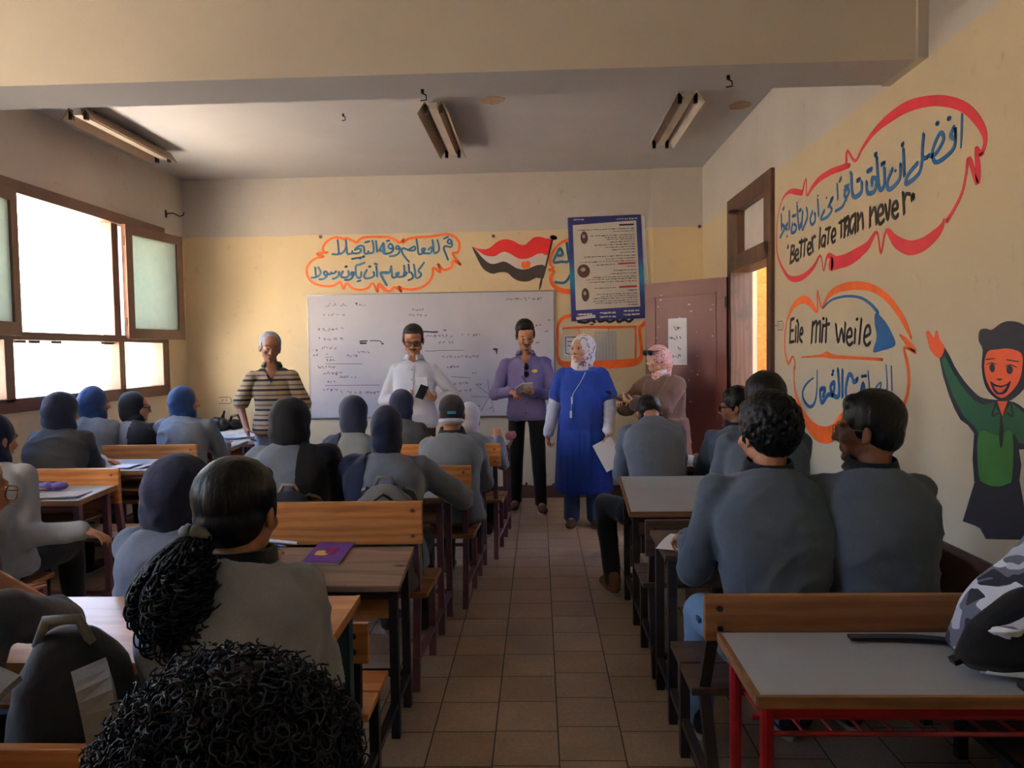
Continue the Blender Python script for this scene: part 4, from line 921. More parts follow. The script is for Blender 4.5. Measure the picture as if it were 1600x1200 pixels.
def pen(px, py, z, rot, m, label, ln=.14, tiltx=0, r=.0052):
    c = deskp(px, py, z); o = thing('pen', label, 'pen', (c.x, c.y, (dz(c.y) if tiltx else z) + r + .001), 'pens on the weathered desk'); o.rotation_euler = (0, -tiltx * sin(rot), rot)
    MB().tube([(-ln / 2 + .01, 0, 0), (ln / 2 - .012, 0, 0)], r, 8).build('barrel', m, o)
    MB().tube([(ln / 2 - .012, 0, 0), (ln / 2, 0, 0)], [r * .8, .001], 8).build('tip', 'steel', o)
    MB().tube([(-ln / 2 - .02, 0, 0), (-ln / 2 + .03, 0, 0)], r * 1.15, 8).build('cap', m, o)
    MB().box((-ln / 2 - .015, -.0015, r), (-ln / 2 + .028, .0015, r + .003)).build('clip', 'steel', o)
pen(425, 866, .66, RAD(-14), 'pen_blue', 'upper blue pen of the two by the white marker', .15, tx)
pen(418, 871, .655, RAD(-10), 'pen_blue', 'lower blue pen lying nearest the ponytailed girl', .15, tx)
pen(447, 862, .665, RAD(-13), 'pen_white', 'white capped marker lying beside two blue pens', .14, tx, .007)

def pouch(label, c, l, w_, h_, rot, m, extra=None, name='pencil_case'):
    r = thing(name, label, 'pencil case', c, None, rot)
    mb = MB()
    for i in range(5): mb.ell((-l / 2 + w_ * .4 + (l - w_ * .8) * i / 4, 0, h_ / 2), (w_ * .45, w_ / 2, h_ / 2 * (1 + .12 * (i % 2))))
    me = remesh(mb.mesh(), .006, 4); wrinkle(me, .003, 30); lo = min(v.co.z for v in me.vertices)
    for v in me.vertices: v.co.z -= lo
    link('pouch', me, m, r)
    MB().tube([(-l / 2 + .02, -.004, h_ * .98), (0, -.006, h_ * 1.08), (l / 2 - .02, -.004, h_ * .98)], .004, 6).build('zip', 'metal_dark', r)
    MB().box((l / 2 - .03, -.012, h_ * .98), (l / 2 - .005, -.002, h_ * 1.02)).build('zip_pull', 'steel', r)
M['violet_fabric'] = cloth('violet_fabric', rgb(84, 66, 150), .6); M['lilac_fabric'] = cloth('lilac_fabric', rgb(170, 150, 190), .6); M['pink_fabric'] = cloth('pink_fabric', rgb(170, 96, 96), .6)
c = deskp(84, 753, .79); pouch('purple pencil case lying on the window column desk', (c.x + .05, 4.16, .779), .36, .10, .05, RAD(4), 'violet_fabric')
c = deskp(120, 766, .78); book('workbook', 'grey and violet printed workbook beside the purple pencil case', 'book', (-2.72, 4.05, .774), .27, .17, .008, RAD(5), 'grey_paper')
paper('white sheet under the purple pencil case', (-2.98, 4.03, .774), .2, .16, RAD(3), group='papers on the window desks')
c = deskp(183, 722, .77); paper('loose white sheet under the hand of the girl by the window', (-2.98, 5.13, .772), .20, .16, RAD(-8), group='papers on the window desks')
paper('narrow paper strip beside the resting hand near the window', (-2.80, 5.12, .772), .06, .15, RAD(-20), 'grey_paper', group='papers on the window desks')
pouch('lilac pencil pouch on the desk beside the boy in the cap', (X(672, 5.08), 5.06, .783), .20, .08, .07, RAD(-10), 'lilac_fabric')
pouch('small pinkish pencil pouch on the front desk beside the purple-shirted man', (X(797, 6.3), 6.28, .79), .13, .06, .07, RAD(60), 'pink_fabric')
# papers on the right column
a_ = math.atan2(.11, .52)
o = thing('open_booklet', 'open printed booklet on the worn grey desk', 'booklet', (1.08, 4.22, .687), None, RAD(22)); o.rotation_euler = (a_, 0, RAD(22))
for sx in (-1, 1):
    mb = MB(); rows = []
    for j in range(7):
        u = j / 6; z = .008 * sin(u * pi * .8) + .002
        rows.append([mb.v((sx * .14 * u, -.1, z)), mb.v((sx * .14 * u, .1, z)), mb.v((sx * .14 * u, .1, z - .002)), mb.v((sx * .14 * u, -.1, z - .002))])
    mb.skin(rows); pg = mb.build('page', 'white_paper', o)
    mb = MB()
    for k in range(7): mb.box((min(sx * .02, sx * .12), .075 - .022 * k, .0105), (max(sx * .02, sx * .12), .078 - .022 * k, .011))
    mb.build('printed_lines', 'grey_ink', pg)
paper('white sheet under the hand of the curly-haired boy', (.60, 3.13, .72), .16, .25, RAD(-24), curl=.006, group='papers on the right desks')
paper('printed sheet on the dark desk between the two broad-backed boys', (1.20, 3.1, .718), .18, .22, RAD(6), ink=5, group='papers on the right desks')
paper('stacked white papers on the front right desk', (1.30, 5.40, .735), .30, .2, RAD(3), curl=.012, group='papers on the right desks')
# papers heaped on the corner table
for i, (px, y, rot, w_, d_) in enumerate(((352, 6.9, 5, .3, .22), (372, 7.0, -14, .28, .2), (385, 6.92, 22, .22, .2), (362, 7.08, 40, .26, .19))):
    paper(('broad white sheet at the front left of the corner table heap', 'white sheet second in the corner table heap', 'folded sheet at the right end of the corner table heap', 'slanted sheet on top at the rear of the corner table heap')[i], (X(px, y), y, .762 + .007 * i), w_, d_, RAD(rot), curl=.012 + .01 * (i > 1), group='papers on the corner table', ink=i + 1)
M['blue_print'] = plain('blue_plastic_sleeve', rgb(70, 150, 190), .3, .1, 12)
book('folder', 'blue plastic folder among the papers on the corner table', 'folder', (X(358, 6.86), 6.83, .772), .16, .12, .005, RAD(-9), 'blue_print')
mb = MB(); rr = random.Random(4)
for k in range(7): mb.ell((rr.uniform(-.12, .12), rr.uniform(-.06, .06), .07 + rr.uniform(-.02, .05)), (rr.uniform(.06, .11), .08, rr.uniform(.05, .08)))
mb.cap((-.02, 0, .1), (.03, 0, .24), .05, .012)
me = remesh(mb.mesh(), .008, 2); wrinkle(me, .014, 16, seed=3); lo = min(v.co.z for v in me.vertices)
for v in me.vertices: v.co.z -= lo
M['black_plastic'] = plain('black_plastic_bag', rgb(22, 22, 26), .28, .2, 10)
bagr = link('plastic_bag', me, 'black_plastic', loc=(X(343, 7.1), 7.12, .765)); tag(bagr, 'crumpled black plastic bag on the corner table by the wall', 'bag')
MB().tube([(.08, 0, .12), (.11, -.02, .19), (.17, -.02, .2), (.2, 0, .14), (.17, .01, .08)], .014, 8).build('bag_handle', 'black_plastic', bagr, smooth=True)
M['scarf_print'] = NT('grey_printed_cloth').m
t = NT('grey_printed_cloth'); f_ = t.noise(t.co(), 14, 3); t.base(t.ramp(f_, [(.4, rgb(60, 60, 84)), (.5, rgb(150, 146, 170)), (.6, rgb(90, 84, 110))])); t.set(Roughness=.8); M['scarf_print'] = t.m
mb = MB()
for k in range(6): mb.ell((-.3 + .12 * k, rr.uniform(-.06, .06), .05), (.11, .10, .055))
me = remesh(mb.mesh(), .009, 3); wrinkle(me, .012, 12, seed=8); lo = min(v.co.z for v in me.vertices)
for v in me.vertices: v.co.z -= lo
cb = link('cloth_bundle', me, 'scarf_print', loc=(-2.95, 6.98, .566)); tag(cb, 'grey patterned cloth bundle stuffed under the corner table top', 'cloth')

# ------------------------------------------------------------------ bags
M['bag_dark'] = cloth('charcoal_bag_fabric', rgb(38, 40, 44), .7); M['bag_grey'] = cloth('grey_bag_fabric', rgb(118, 116, 112), .75); M['bag_black'] = cloth('black_mesh_fabric', rgb(24, 25, 30), .8)
M['strap'] = cloth('black_webbing', rgb(26, 26, 30), .7)
def backpack(name, label, loc, rot, w_, d_, h_, m, panel, strapm, piping=None, lean=0, seed=0):
    r = thing(name, label, 'backpack', loc); r.rotation_euler = (lean, 0, rot)
    mb = MB(); pr_ = ((.0, .42, .36), (.06, .49, .48), (.35, .5, .5), (.65, .47, .46), (.85, .38, .38), (.97, .20, .22), (1.0, .08, .1))
    mb.skin([mb.ring((0, 0, h_ * z), (w_ * a, 0, 0), (0, d_ * b, 0), 28, 3) for z, a, b in pr_])
    me = remesh(mb.mesh(), .009, 4); wrinkle(me, .008, 9, seed=seed)
    lo = min(v.co.z for v in me.vertices)
    for v in me.vertices: v.co.z -= lo
    link('bag_body', me, m, r)
    mb = MB(); mb.skin([mb.ring((0, -d_ * .36, h_ * z), (w_ * a, 0, 0), (0, d_ * b, 0), 24, 3) for z, a, b in ((.08, .34, .2), (.12, .40, .27), (.32, .40, .28), (.48, .36, .2), (.53, .3, .1))])
    me = remesh(mb.mesh(), .008, 3); wrinkle(me, .005, 12, seed=seed + 1); link('front_pocket', me, panel, r)
    MB().tube([(-w_ * .38, -d_ * .30, h_ * .66), (-w_ * .3, -d_ * .36, h_ * .78), (0, -d_ * .34, h_ * .92), (w_ * .3, -d_ * .36, h_ * .78), (w_ * .38, -d_ * .30, h_ * .66)], .006, 6).build('zip', piping or 'metal_dark', r)
    MB().tube([(-.05, .02, h_ * .97), (-.03, .02, h_ * 1.06), (.03, .02, h_ * 1.06), (.05, .02, h_ * .97)], .010, 8).build('grab_handle', strapm, r, smooth=True)
    for sx in (-1, 1):
        mb = MB(); P_ = smooth([(sx * .07, d_ * .42, h_ * .94), (sx * .11, d_ * .75, h_ * .85), (sx * .13, d_ * .80, h_ * .5), (sx * w_ * .42, d_ * .45, h_ * .1)], 5)
        mb.ribbon(P_, (1, 0, 0), .06, .014)
        mb.build('shoulder_strap', strapm, r)
    return r
t = NT('camouflage_fabric'); v = t.co(scale=(1, 1, 1.5)); n1 = t.noise(v, 7, 2, .4, .8)
n2 = t.noise(t.co(scale=(1, 1, 1.6), loc=(5, 2, 8)), 8, 2, .4, .8)
c = t.ramp(n1, [(0, rgb(196, 200, 216)), (.47, rgb(112, 116, 132)), (.58, rgb(46, 50, 62))], 'CONSTANT')
c = t.mix(t.ramp(n2, [(0, (0, 0, 0, 1)), (.57, (1, 1, 1, 1))], 'CONSTANT'), c, rgb(226, 230, 240))
t.base(c); t.set(Roughness=.8); t.bump(t.noise(t.co(), 250, 1), .15, .003); M['camo'] = t.m
# camouflage bag lying back on the red desk, mesh pocket towards the room
r = thing('backpack', 'grey camouflage backpack slumped on the red-legged desk', 'backpack', (1.36, 1.99, .705)); L = r.location; r.scale = (1.12, 1.0, 1.12)
mb = MB()
mb.skin([mb.ring((.03 + a_x, yy, z), (rx, 0, 0), (0, ry, 0), 28, 2.6) for z, a_x, yy, rx, ry in ((.0, -.03, .0, .20, .11), (.03, -.03, .0, .235, .14), (.12, .0, .01, .22, .14), (.22, .05, .02, .17, .12), (.31, .09, .03, .12, .10), (.37, .12, .03, .06, .06))])
me = remesh(mb.mesh(), .009, 4); wrinkle(me, .010, 8, seed=5); link('bag_body', me, 'camo', r)
mb = MB(); mb.skin([mb.ring((-.055 + a_x, yy - .10, z), (rx, 0, 0), (0, ry, 0), 26, 2.4) for z, a_x, yy, rx, ry in ((.015, -.02, .0, .17, .05), (.04, -.02, .0, .20, .07), (.11, -.005, .012, .18, .065), (.17, .02, .03, .11, .04), (.20, .035, .04, .05, .02))])
me = remesh(mb.mesh(), .008, 3); wrinkle(me, .005, 10, seed=2); link('front_pocket', me, 'bag_black', r)
mb = MB(); P_ = smooth([(.16, -.05, .38), (.05, -.10, .31), (-.06, -.13, .20), (-.17, -.13, .09), (-.235, -.10, .045)], 6)
mb.ribbon(P_, (.6, -.2, .8), .085, .024)
mb.build('shoulder_strap', 'camo', r, bevel=.004)
mb = MB(); P_ = smooth([(.19, -.09, .36), (.10, -.135, .25), (.0, -.165, .13)], 6)
mb.ribbon(P_, (.7, -.2, .7), .06, .02)
mb.build('shoulder_strap', 'bag_black', r, bevel=.004)
mb = MB(); mb.bar((-.235, -.10, .05), (-.28, -.10, .03), .03, .012); mb.build('strap_buckle', 'strap', r)
mb = MB(); mb.tube([(-.22, -.13, .022), (0, -.185, .015), (.18, -.17, .02)], .009, 8); mb.build('piping', 'white_paper', r, smooth=True)
fc = bpy.data.curves.new('bag_label', 'FONT'); fc.body = 'FREE'; fc.size = .018; fc.extrude = .0006
fo = bpy.data.objects.new('tmp', fc); TMP.collection.objects.link(fo); TMP.view_layers[0].update(); fm = bpy.data.meshes.new_from_object(fo.evaluated_get(TMP.view_layers[0].depsgraph)); bpy.data.objects.remove(fo); fo = link('bag_label', fm, 'white_paper', r); fo.location = (.085, -.125, .245); fo.rotation_euler = (RAD(70), 0, RAD(8))
mb = MB((1.06, 2.10, .712)); P_ = smooth([(1.22, 2.03, .72), (1.08, 2.10, .716), (.88, 2.11, .715)], 6)
mb.ribbon(P_, (0, 1, 0), .032, .009)
tag(mb.build('webbing_strap', 'strap'), 'black webbing strap trailing left from the camouflage backpack', 'strap', 'loose straps on the red-legged desk')
mb = MB((1.35, 1.795, .712)); P_ = smooth([(1.16, 1.80, .714), (1.19, 1.80, .717), (1.30, 1.80, .714), (1.55, 1.86, .714)], 6)
mb.ribbon(P_, (0, 1, 0), .024, .011)
tag(mb.build('webbing_strap', 'strap'), 'black strap end hanging over the near edge of the red-legged desk', 'strap', 'loose straps on the red-legged desk')
backpack('backpack', 'dark backpack with grey piping on the bench left of the ponytailed girl', (-.955, 1.47, .43), RAD(190), .26, .20, .58, 'bag_dark', 'bag_black', 'bag_grey', 'bag_grey', RAD(-6), 2)
backpack('backpack', 'pale grey backpack hung behind the wide orange backrest', (X(597, 3.38), 3.375, .44), RAD(2), .34, .11, .50, 'bag_grey', 'bag_grey', 'bag_grey', None, 0, 6)
backpack('backpack', 'brown-strapped backpack behind the girl in the black scarf', (X(445, 3.38), 3.375, .44), RAD(-3), .33, .11, .47, 'bag_dark', 'bag_dark', 'oldwood', None, 0, 9)
# bottle by the cap boy
r = thing('water_bottle', 'small steel water bottle on the bench beside the boy in the cap', 'bottle', (-.475, 4.60, .44))
MB().lathe([(.03, 0), (.034, .01), (.034, .13), (.02, .165), (.02, .175)]).build('bottle_body', 'steel', r, smooth=True)
MB().lathe([(.023, .175), (.023, .2), (.015, .206)]).build('cap', 'metal_dark', r, smooth=True)
bx = MB((.74, 4.50, .15)).box((.62, 4.38, .0), (.86, 4.60, .27)).build('cardboard_box', 'white_paper', bevel=.004); tag(bx, 'white cardboard box on the floor under the worn grey desk', 'box')
# ------------------------------------------------------------------ people
def skin_mat(name, c):
    t = NT(name); v = t.co(); f_ = t.noise(v, 9, 4)
    t.base(t.ramp(f_, [(.3, sc(c, .9)), (.7, sc(c, 1.08))])); t.set(Roughness=.5); t.b.inputs['Specular IOR Level'].default_value = .4
    t.b.inputs['Subsurface Weight'].default_value = .08; t.b.inputs['Subsurface Radius'].default_value = (.01, .004, .002)
    t.bump(t.noise(v, 160, 2), .08, .002); return t.m
M['skin_a'] = skin_mat('tan_skin', rgb(176, 122, 92)); M['skin_b'] = skin_mat('brown_skin', rgb(146, 98, 72)); M['skin_c'] = skin_mat('light_tan_skin', rgb(198, 148, 118)); M['skin_d'] = skin_mat('deep_brown_skin', rgb(118, 78, 58))
def hair_mat(name, c, rough=.42, st=(60, 60, 6)):
    t = NT(name); v = t.co(scale=st); f_ = t.noise(v, 1.6, 4, .6, .3)
    t.base(t.ramp(f_, [(.3, sc(c, .6)), (.7, sc(c, 1.5))])); t.set(Roughness=rough); t.b.inputs['Specular IOR Level'].default_value = .3
    t.bump(f_, .5, .006); return t.m
M['hair_black'] = hair_mat('black_hair', rgb(10, 9, 9), .45); M['hair_grey'] = hair_mat('grey_hair', rgb(150, 150, 154)); M['hair_dark'] = hair_mat('greying_dark_hair', rgb(52, 48, 48)); M['hair_curl'] = hair_mat('dark_brown_curls', rgb(24, 19, 18), .5, (30, 30, 30))
M['eye_white'] = flat('eye_white', rgb(215, 208, 200), .3); M['iris'] = flat('dark_iris', rgb(30, 20, 16), .2); M['lip'] = skin_mat('lips', rgb(140, 82, 72))
M['sw_grey'] = cloth('grey_sweater', rgb(112, 120, 132), .9); M['sw_light'] = cloth('light_grey_sweater', rgb(150, 154, 160), .9); M['sw_char'] = cloth('charcoal_jacket', rgb(62, 66, 76), .85); M['sw_slate'] = cloth('slate_grey_polo', rgb(84, 96, 110), .88)
M['navy'] = cloth('navy_scarf', rgb(20, 30, 60), .75); M['bluescarf'] = cloth('blue_scarf', rgb(20, 50, 98), .75); M['blackscarf'] = cloth('black_scarf', rgb(22, 23, 30), .75); M['collar'] = cloth('black_collar', rgb(26, 27, 32), .8); M['whitescarf'] = cloth('white_cap_scarf', rgb(196, 192, 200), .8)
M['trouser_black'] = cloth('black_trousers', rgb(24, 24, 28), .85); M['jeans_light'] = cloth('light_blue_jeans', rgb(120, 160, 200), .85); M['jeans'] = cloth('blue_jeans', rgb(60, 84, 132), .85); M['trouser_grey'] = cloth('pale_blue_trousers', rgb(140, 156, 176), .85)
M['shirt_white'] = cloth('white_shirt', rgb(214, 214, 222), .75, .03); M['shirt_violet'] = cloth('violet_shirt', rgb(100, 92, 142), .75, .06); M['dress_blue'] = cloth('royal_blue_dress', rgb(10, 50, 146), .75, .08); M['sleeve_white'] = cloth('pale_blue_white_sleeve', rgb(206, 212, 228), .75, .03); M['coat_brown'] = cloth('dusty_brown_coat', rgb(94, 72, 64), .85, .08)
M['shoe_brown'] = plain('brown_suede', rgb(98, 70, 50), .8, .15, 12); M['shoe_black'] = plain('black_leather', rgb(26, 25, 27), .4, .15, 12); M['sole'] = plain('pale_sole', rgb(176, 166, 154), .7, .1, 12); M['shoe_white'] = plain('white_trainer', rgb(190, 186, 184), .6, .1, 10)
M['gold'] = plain('thin_gold_wire', rgb(190, 160, 110), .25, .05, 10, 1); M['black_plastic2'] = plain('black_glasses_plastic', rgb(20, 19, 20), .25, .05, 10)
t = NT('dark_lens'); t.base(rgb(16, 14, 16)); t.set(Roughness=.05); M['dark_lens'] = t.m
# striped polo
t = NT('striped_polo'); c_ = t.n('TexCoord'); sp = t.n('SeparateXYZ'); t.l(c_.outputs['Object'], sp.inputs[0])
wv = t.n('Math', operation='MULTIPLY', i_1=1 / .088); t.l(sp.outputs['Z'], wv.inputs[0]); fr = t.n('Math', operation='FRACT'); t.l(wv.outputs[0], fr.inputs[0])
K, T2, BR = rgb(26, 26, 34), rgb(150, 128, 102), rgb(92, 72, 60)
t.base(t.ramp(fr.outputs[0], [(0, K), (.22, T2), (.50, BR), (.66, T2)], 'CONSTANT')); t.set(Roughness=.85); t.bump(t.noise(c_.outputs['Object'], 20, 3), .25, .01); M['striped'] = t.m
# patterned scarves
t = NT('floral_scarf'); v = t.co(); vo = t.noise(v, 16, 2, .5, 1.2)
c_ = t.ramp(vo, [(0, rgb(222, 214, 216)), (.55, rgb(180, 166, 180)), (.59, rgb(112, 66, 92)), (.66, rgb(222, 214, 216))], 'CONSTANT'); t.base(c_); t.set(Roughness=.7); t.bump(t.noise(t.co(scale=(1, 1, .4)), 24, 3), .4, .012); M['floral'] = t.m
t = NT('rose_scarf'); v = t.co(); vo = t.noise(v, 13, 3, .5, 2.0)
c_ = t.ramp(vo, [(.36, rgb(150, 84, 84)), (.46, rgb(206, 176, 168)), (.54, rgb(170, 90, 84)), (.62, rgb(214, 190, 180)), (.7, rgb(120, 66, 66))]); t.base(c_); t.set(Roughness=.7); t.bump(t.noise(t.co(scale=(1, 1, .4)), 22, 3), .5, .014); M['rose'] = t.m
M['cap_knit'] = cloth('dark_knit_cap', rgb(34, 34, 40), .8)

def rotm(yaw=0, pitch=0, roll=0):
    "yaw turns the face to its left (+), pitch looks down (+), roll tips to the right shoulder (+)"
    return Matrix.Rotation(RAD(yaw), 3, 'Z') @ Matrix.Rotation(RAD(-pitch), 3, 'X') @ Matrix.Rotation(RAD(roll), 3, 'Y')
def ik(a, b, l1, l2, hint):
    d = b - a; L = d.length
    if L > .995 * (l1 + l2): b = a + d * (.995 * (l1 + l2) / L); d = b - a; L = d.length
    u = d / L; x = (l1 * l1 - l2 * l2 + L * L) / (2 * L); h = math.sqrt(max(0, l1 * l1 - x * x))
    p = V(hint) - u * V(hint).dot(u); p.normalize()
    return a + u * x + p * h, b
def head_prims(mb, C, R, s, jaw=1.0, nose=1.0, ears=True):
    T = lambda x, y, z: C + R @ (V((x, y, z)) * s)
    E = lambda c, r: mb.ell(T(*c), [q * s for q in r], R, 22, 14)
    E((0, -.014, .030), (.075, .094, .084)); E((0, .022, -.022), (.064, .068, .084)); E((0, .026, -.074), (.046 * jaw, .050, .036 * jaw)); E((0, -.04, -.035), (.060, .058, .055))
    for sx in (-1, 1):
        E((sx * .036, .058, -.030), (.026, .026, .024)); E((sx * .046 * jaw, .005, -.062), (.016, .034, .026))
        mb.cap(T(sx * .012, .087, .020), T(sx * .046, .072, .022), .011 * s, .009 * s)
        if ears:
            mb.ell(T(sx * .077, -.008, -.012), [.009 * s, .019 * s, .030 * s], R @ Matrix.Rotation(sx * .35, 3, 'Z')); mb.ell(T(sx * .076, -.002, -.034), [.008 * s, .010 * s, .012 * s], R)
        mb.ell(T(sx * .010 * nose, .096, -.034), [.008 * s, .010 * s, .007 * s], R)
    mb.cap(T(0, .084, .010), T(0, .106 * 1, -.028), .008 * s, .0115 * nose * s)
    mb.cap(T(-.017, .082, -.056), T(.017, .082, -.056), .007 * s, .007 * s); mb.cap(T(-.013, .081, -.067), T(.013, .081, -.067), .0085 * s, .0085 * s)
    E((0, .070, -.095), (.020, .018, .016))
def face_bits(root, C, R, s, brow='hair_black', lids=True, down=False):
    T = lambda x, y, z: C + R @ (V((x, y, z)) * s)
    for sx in (-1, 1):
        e = MB().ell(T(sx * .031, .076, .001), [.0125 * s, .0105 * s, (.0048 if down else .0066) * s], R, 14, 8).build('eye', 'eye_white', root, True)
        MB().ell(T(sx * .031, .0845, .000 if not down else -.003), [.0062 * s, .0035 * s, (.0042 if down else .0062) * s], R, 12, 8).build('iris', 'iris', e, True)
        mb = MB(); mb.tube([T(sx * .0165, .083, .018), T(sx * .030, .085, .0235), T(sx * .048, .073, .018)], [.0045 * s, .005 * s, .002 * s], 6); mb.build('eyebrow', brow, root, True)
        mb = MB(); mb.tube([T(sx * .018, .083, .004), T(sx * .031, .0885 if not down else .0885, .008 if not down else .0045), T(sx * .045, .078, .004)], [.002 * s, .0038 * s, .002 * s], 6); mb.build('eyelid', 'lip', root, True)
    mb = MB(); mb.tube([T(-.021, .080, -.061), T(-.008, .0895, -.0595), T(.008, .0895, -.0595), T(.021, .080, -.061)], [.0015 * s, .005 * s, .005 * s, .0015 * s], 6); mb.build('lips', 'lip', root, True)
def hand_prims(mb, W, d, n, side, curl=25, s=1.0, thumb=.6, spread=.0):
    """W wrist, d finger direction, n palm normal, side=+1 right hand/-1 left hand; curl per joint in degrees"""
    d = V(d).normalized(); n = V(n); n = (n - d * n.dot(d)).normalized(); t_ = d.cross(n) * side      # towards the thumb
    P_ = lambda a, b, c: W + (d * a + t_ * b + n * c) * s
    Rm = Matrix((t_, d, n)).transposed()
    mb.ell(P_(.045, 0, 0), [.041 * s, .052 * s, .0155 * s], Rm, 16, 10); mb.cap(P_(-.03, 0, 0), P_(.02, 0, 0), .024 * s, .027 * s); mb.cap(P_(.012, .022, .006), P_(.045, .034, .008), .015 * s, .011 * s)
    for i, (L, b) in enumerate(((.94, .031), (1.04, .0103), (.97, -.0103), (.78, -.030))):
        p = P_(.080 - .006 * abs(i - 1.3), b, 0); a = 0; sp_ = (b / .031) * (.10 + spread)
        dd = (d + t_ * sp_).normalized(); q = p
        for j, l in enumerate((.043, .027, .021)):
            a += RAD(curl * (1.0 + .12 * i) * (.75, 1.1, .7)[j])
            v_ = dd * cos(a) + n * sin(a); q2 = q + v_ * l * L * s
            mb.cap(q, q2, (.0088, .0080, .0072)[j] * s, (.0082, .0074, .0062)[j] * s, 10); q = q2
    p = P_(.022, .030, .004); v1 = (d * .62 + t_ * .66 + n * .35).normalized(); p2 = p + v1 * .040 * s; v2 = (d * .8 + t_ * (.45 - thumb * .6) + n * (.3 + thumb * .5)).normalized(); p3 = p2 + v2 * .032 * s; p4 = p3 + (v2 + n * .2 * thumb).normalized() * .022 * s
    mb.cap(p, p2, .0125 * s, .0105 * s, 10); mb.cap(p2, p3, .0098 * s, .0088 * s, 10); mb.cap(p3, p4, .0088 * s, .007 * s, 10)
class Pose: pass
RINGS = [(-.16, .150, .110), (-.06, .168, .122), (.08, .162, .120), (.28, .148, .110), (.50, .158, .114), (.66, .172, .116), (.78, .176, .108), (.87, .150, .094), (.94, .105, .076), (1.0, .056, .058)]
def spine(p, t):
    P, N, B = p.P, p.N, p.B
    if t < 0: return P + (P - N).normalized() * (-t) * (N - P).length, (N - P).normalized()
    q = P * (1 - t) ** 2 + B * 2 * t * (1 - t) + N * t * t
    return q, ((B - P) * 2 * (1 - t) + (N - B) * 2 * t).normalized()
def torso(mb, p, off, t0=-.16, t1=1.0, flare=0, belly=0, wk=1.0):
    rings = []
    for t, hw, hd in RINGS:
        if t > t1 + 1e-6: continue
        t = max(t, t0) if t == RINGS[0][0] else t
        if t < t0: continue
        c, u = spine(p, t); x = p.X - u * p.X.dot(u); x.normalize(); y = u.cross(x); k = p.s * wk
        bl = belly * max(0, 1 - ((t - .25) / .4) ** 2)
        x *= hw * k + off + flare * max(0, .3 - t); yb = hd * k + off + flare * max(0, .3 - t) + bl
        rings.append(mb.ring(c + y * bl * .6, x, y * yb, 28, 2.5))
    mb.skin(rings)
def arms(mb, p, off, r, upto=1.0, side=(0, 1)):
    for i in side:
        S_, E_, W_ = p.S[i], p.E[i], p.W[i]
        mb.cap(p.N + (S_ - p.N) * .22 + V((0, 0, -.042)), S_ + V((0, 0, -.004)), (.046 + off) * p.s, r[0] * .92)
        if upto >= 1: mb.cap(S_, E_, r[0], r[1]); w_ = E_ + (W_ - E_) * (upto - 1); mb.cap(E_, w_, r[1], r[1] + (r[2] - r[1]) * (upto - 1))
        else: mb.cap(S_, S_ + (E_ - S_) * upto, r[0], r[0] + .012)
def legs(mb, p, r, upto=1.0):
    for i in (0, 1):
        mb.cap(p.P + (p.Hp[i] - p.P) * .6, p.Hp[i], r[0], r[0]); mb.cap(p.Hp[i], p.K[i], r[0], r[1]); mb.cap(p.K[i], p.K[i] + (p.A[i] - p.K[i]) * .35, r[1], r[1] * .98); mb.cap(p.K[i] + (p.A[i] - p.K[i]) * .35, p.K[i] + (p.A[i] - p.K[i]) * upto, r[1] * .98, r[2])
def shoe(root, A, yaw, m, L=.27, side=1, sole='sole'):
    R = Matrix.Rotation(yaw, 3, 'Z'); T = lambda x, y, z: V((A.x, A.y, 0)) + R @ V((x, y, z))
    mb = MB(); mb.ell(T(0, .06, .035), (.046, L / 2, .038), R); mb.ell(T(0, .14, .035), (.048, .075, .034), R); mb.cap(T(0, -.035, .05), T(0, -.02, .105), .042, .042); mb.box((A.x - .03, A.y - .02, .012), (A.x + .03, A.y + .02, .05))
    me = remesh(mb.mesh(), .007, 3)
    for v in me.vertices: v.co.z = max(v.co.z, .008)
    o = link('shoe', me, m, root)
    mb = MB(); pts = [(cos(q * pi / 10) * .050 * (1 if sin(q * pi / 10) > 0 else .88), .06 + sin(q * pi / 10) * (L / 2 + .006)) for q in range(20)]
    mb.prism([T(x, y, .0) for x, y in pts], (0, 0, .018)); mb.build('sole', sole, o)
def person(name, label, loc, p, group=None, rot=0, skin='skin_a', voxel=.008, jaw=1, nose=1, hand=((None,) * 2), body_legs=True, ears=True):
    s = p.s; mb = MB()
    torso(mb, p, -.014 * s); arms(mb, p, 0, (.050 * s, .040 * s, .027 * s), 2.0)
    mb.cap(p.N - (p.H - p.N) * .15, p.H + p.R @ V((0, -.02, -.06)) * s, .062 * s, .056 * s)
    head_prims(mb, p.H, p.R, p.hs, jaw, nose, ears)
    legs(mb, p, (.078 * s, .056 * s, .038 * s))
    for i in (0, 1):
        hd = p.hand[i]; d = hd.get('d') or (p.W[i] - p.E[i]); hand_prims(mb, p.W[i], d, hd.get('n', (0, 0, -1)), 1 if i else -1, hd.get('curl', 25), s * .97, hd.get('thumb', .6), hd.get('spread', 0))
        mb.cap(p.A[i], p.A[i] + Matrix.Rotation(p.fy[i], 3, 'Z') @ V((0, .12, -.05)), .036 * s, .026 * s)
    me = remesh(mb.mesh(), voxel, 2, .4)
    o = link(name, me, skin, loc=loc); o.rotation_euler = (0, 0, rot); tag(o, label, 'person', group); return o
def garment(root, name, prims, m, voxel=.010, amp=.004, freq=9, stretch=(1, 1, 1), seed=0, it=3, label=None, fold=0):
    mb = MB(); prims(mb); me = remesh(mb.mesh(), voxel, it); wrinkle(me, amp, freq, stretch, seed)
    if fold: folds(me, fold, 6, (1, 1, 1.4), seed)
    o = link(name, me, m, root)
    if label: o['label'] = label
    return o
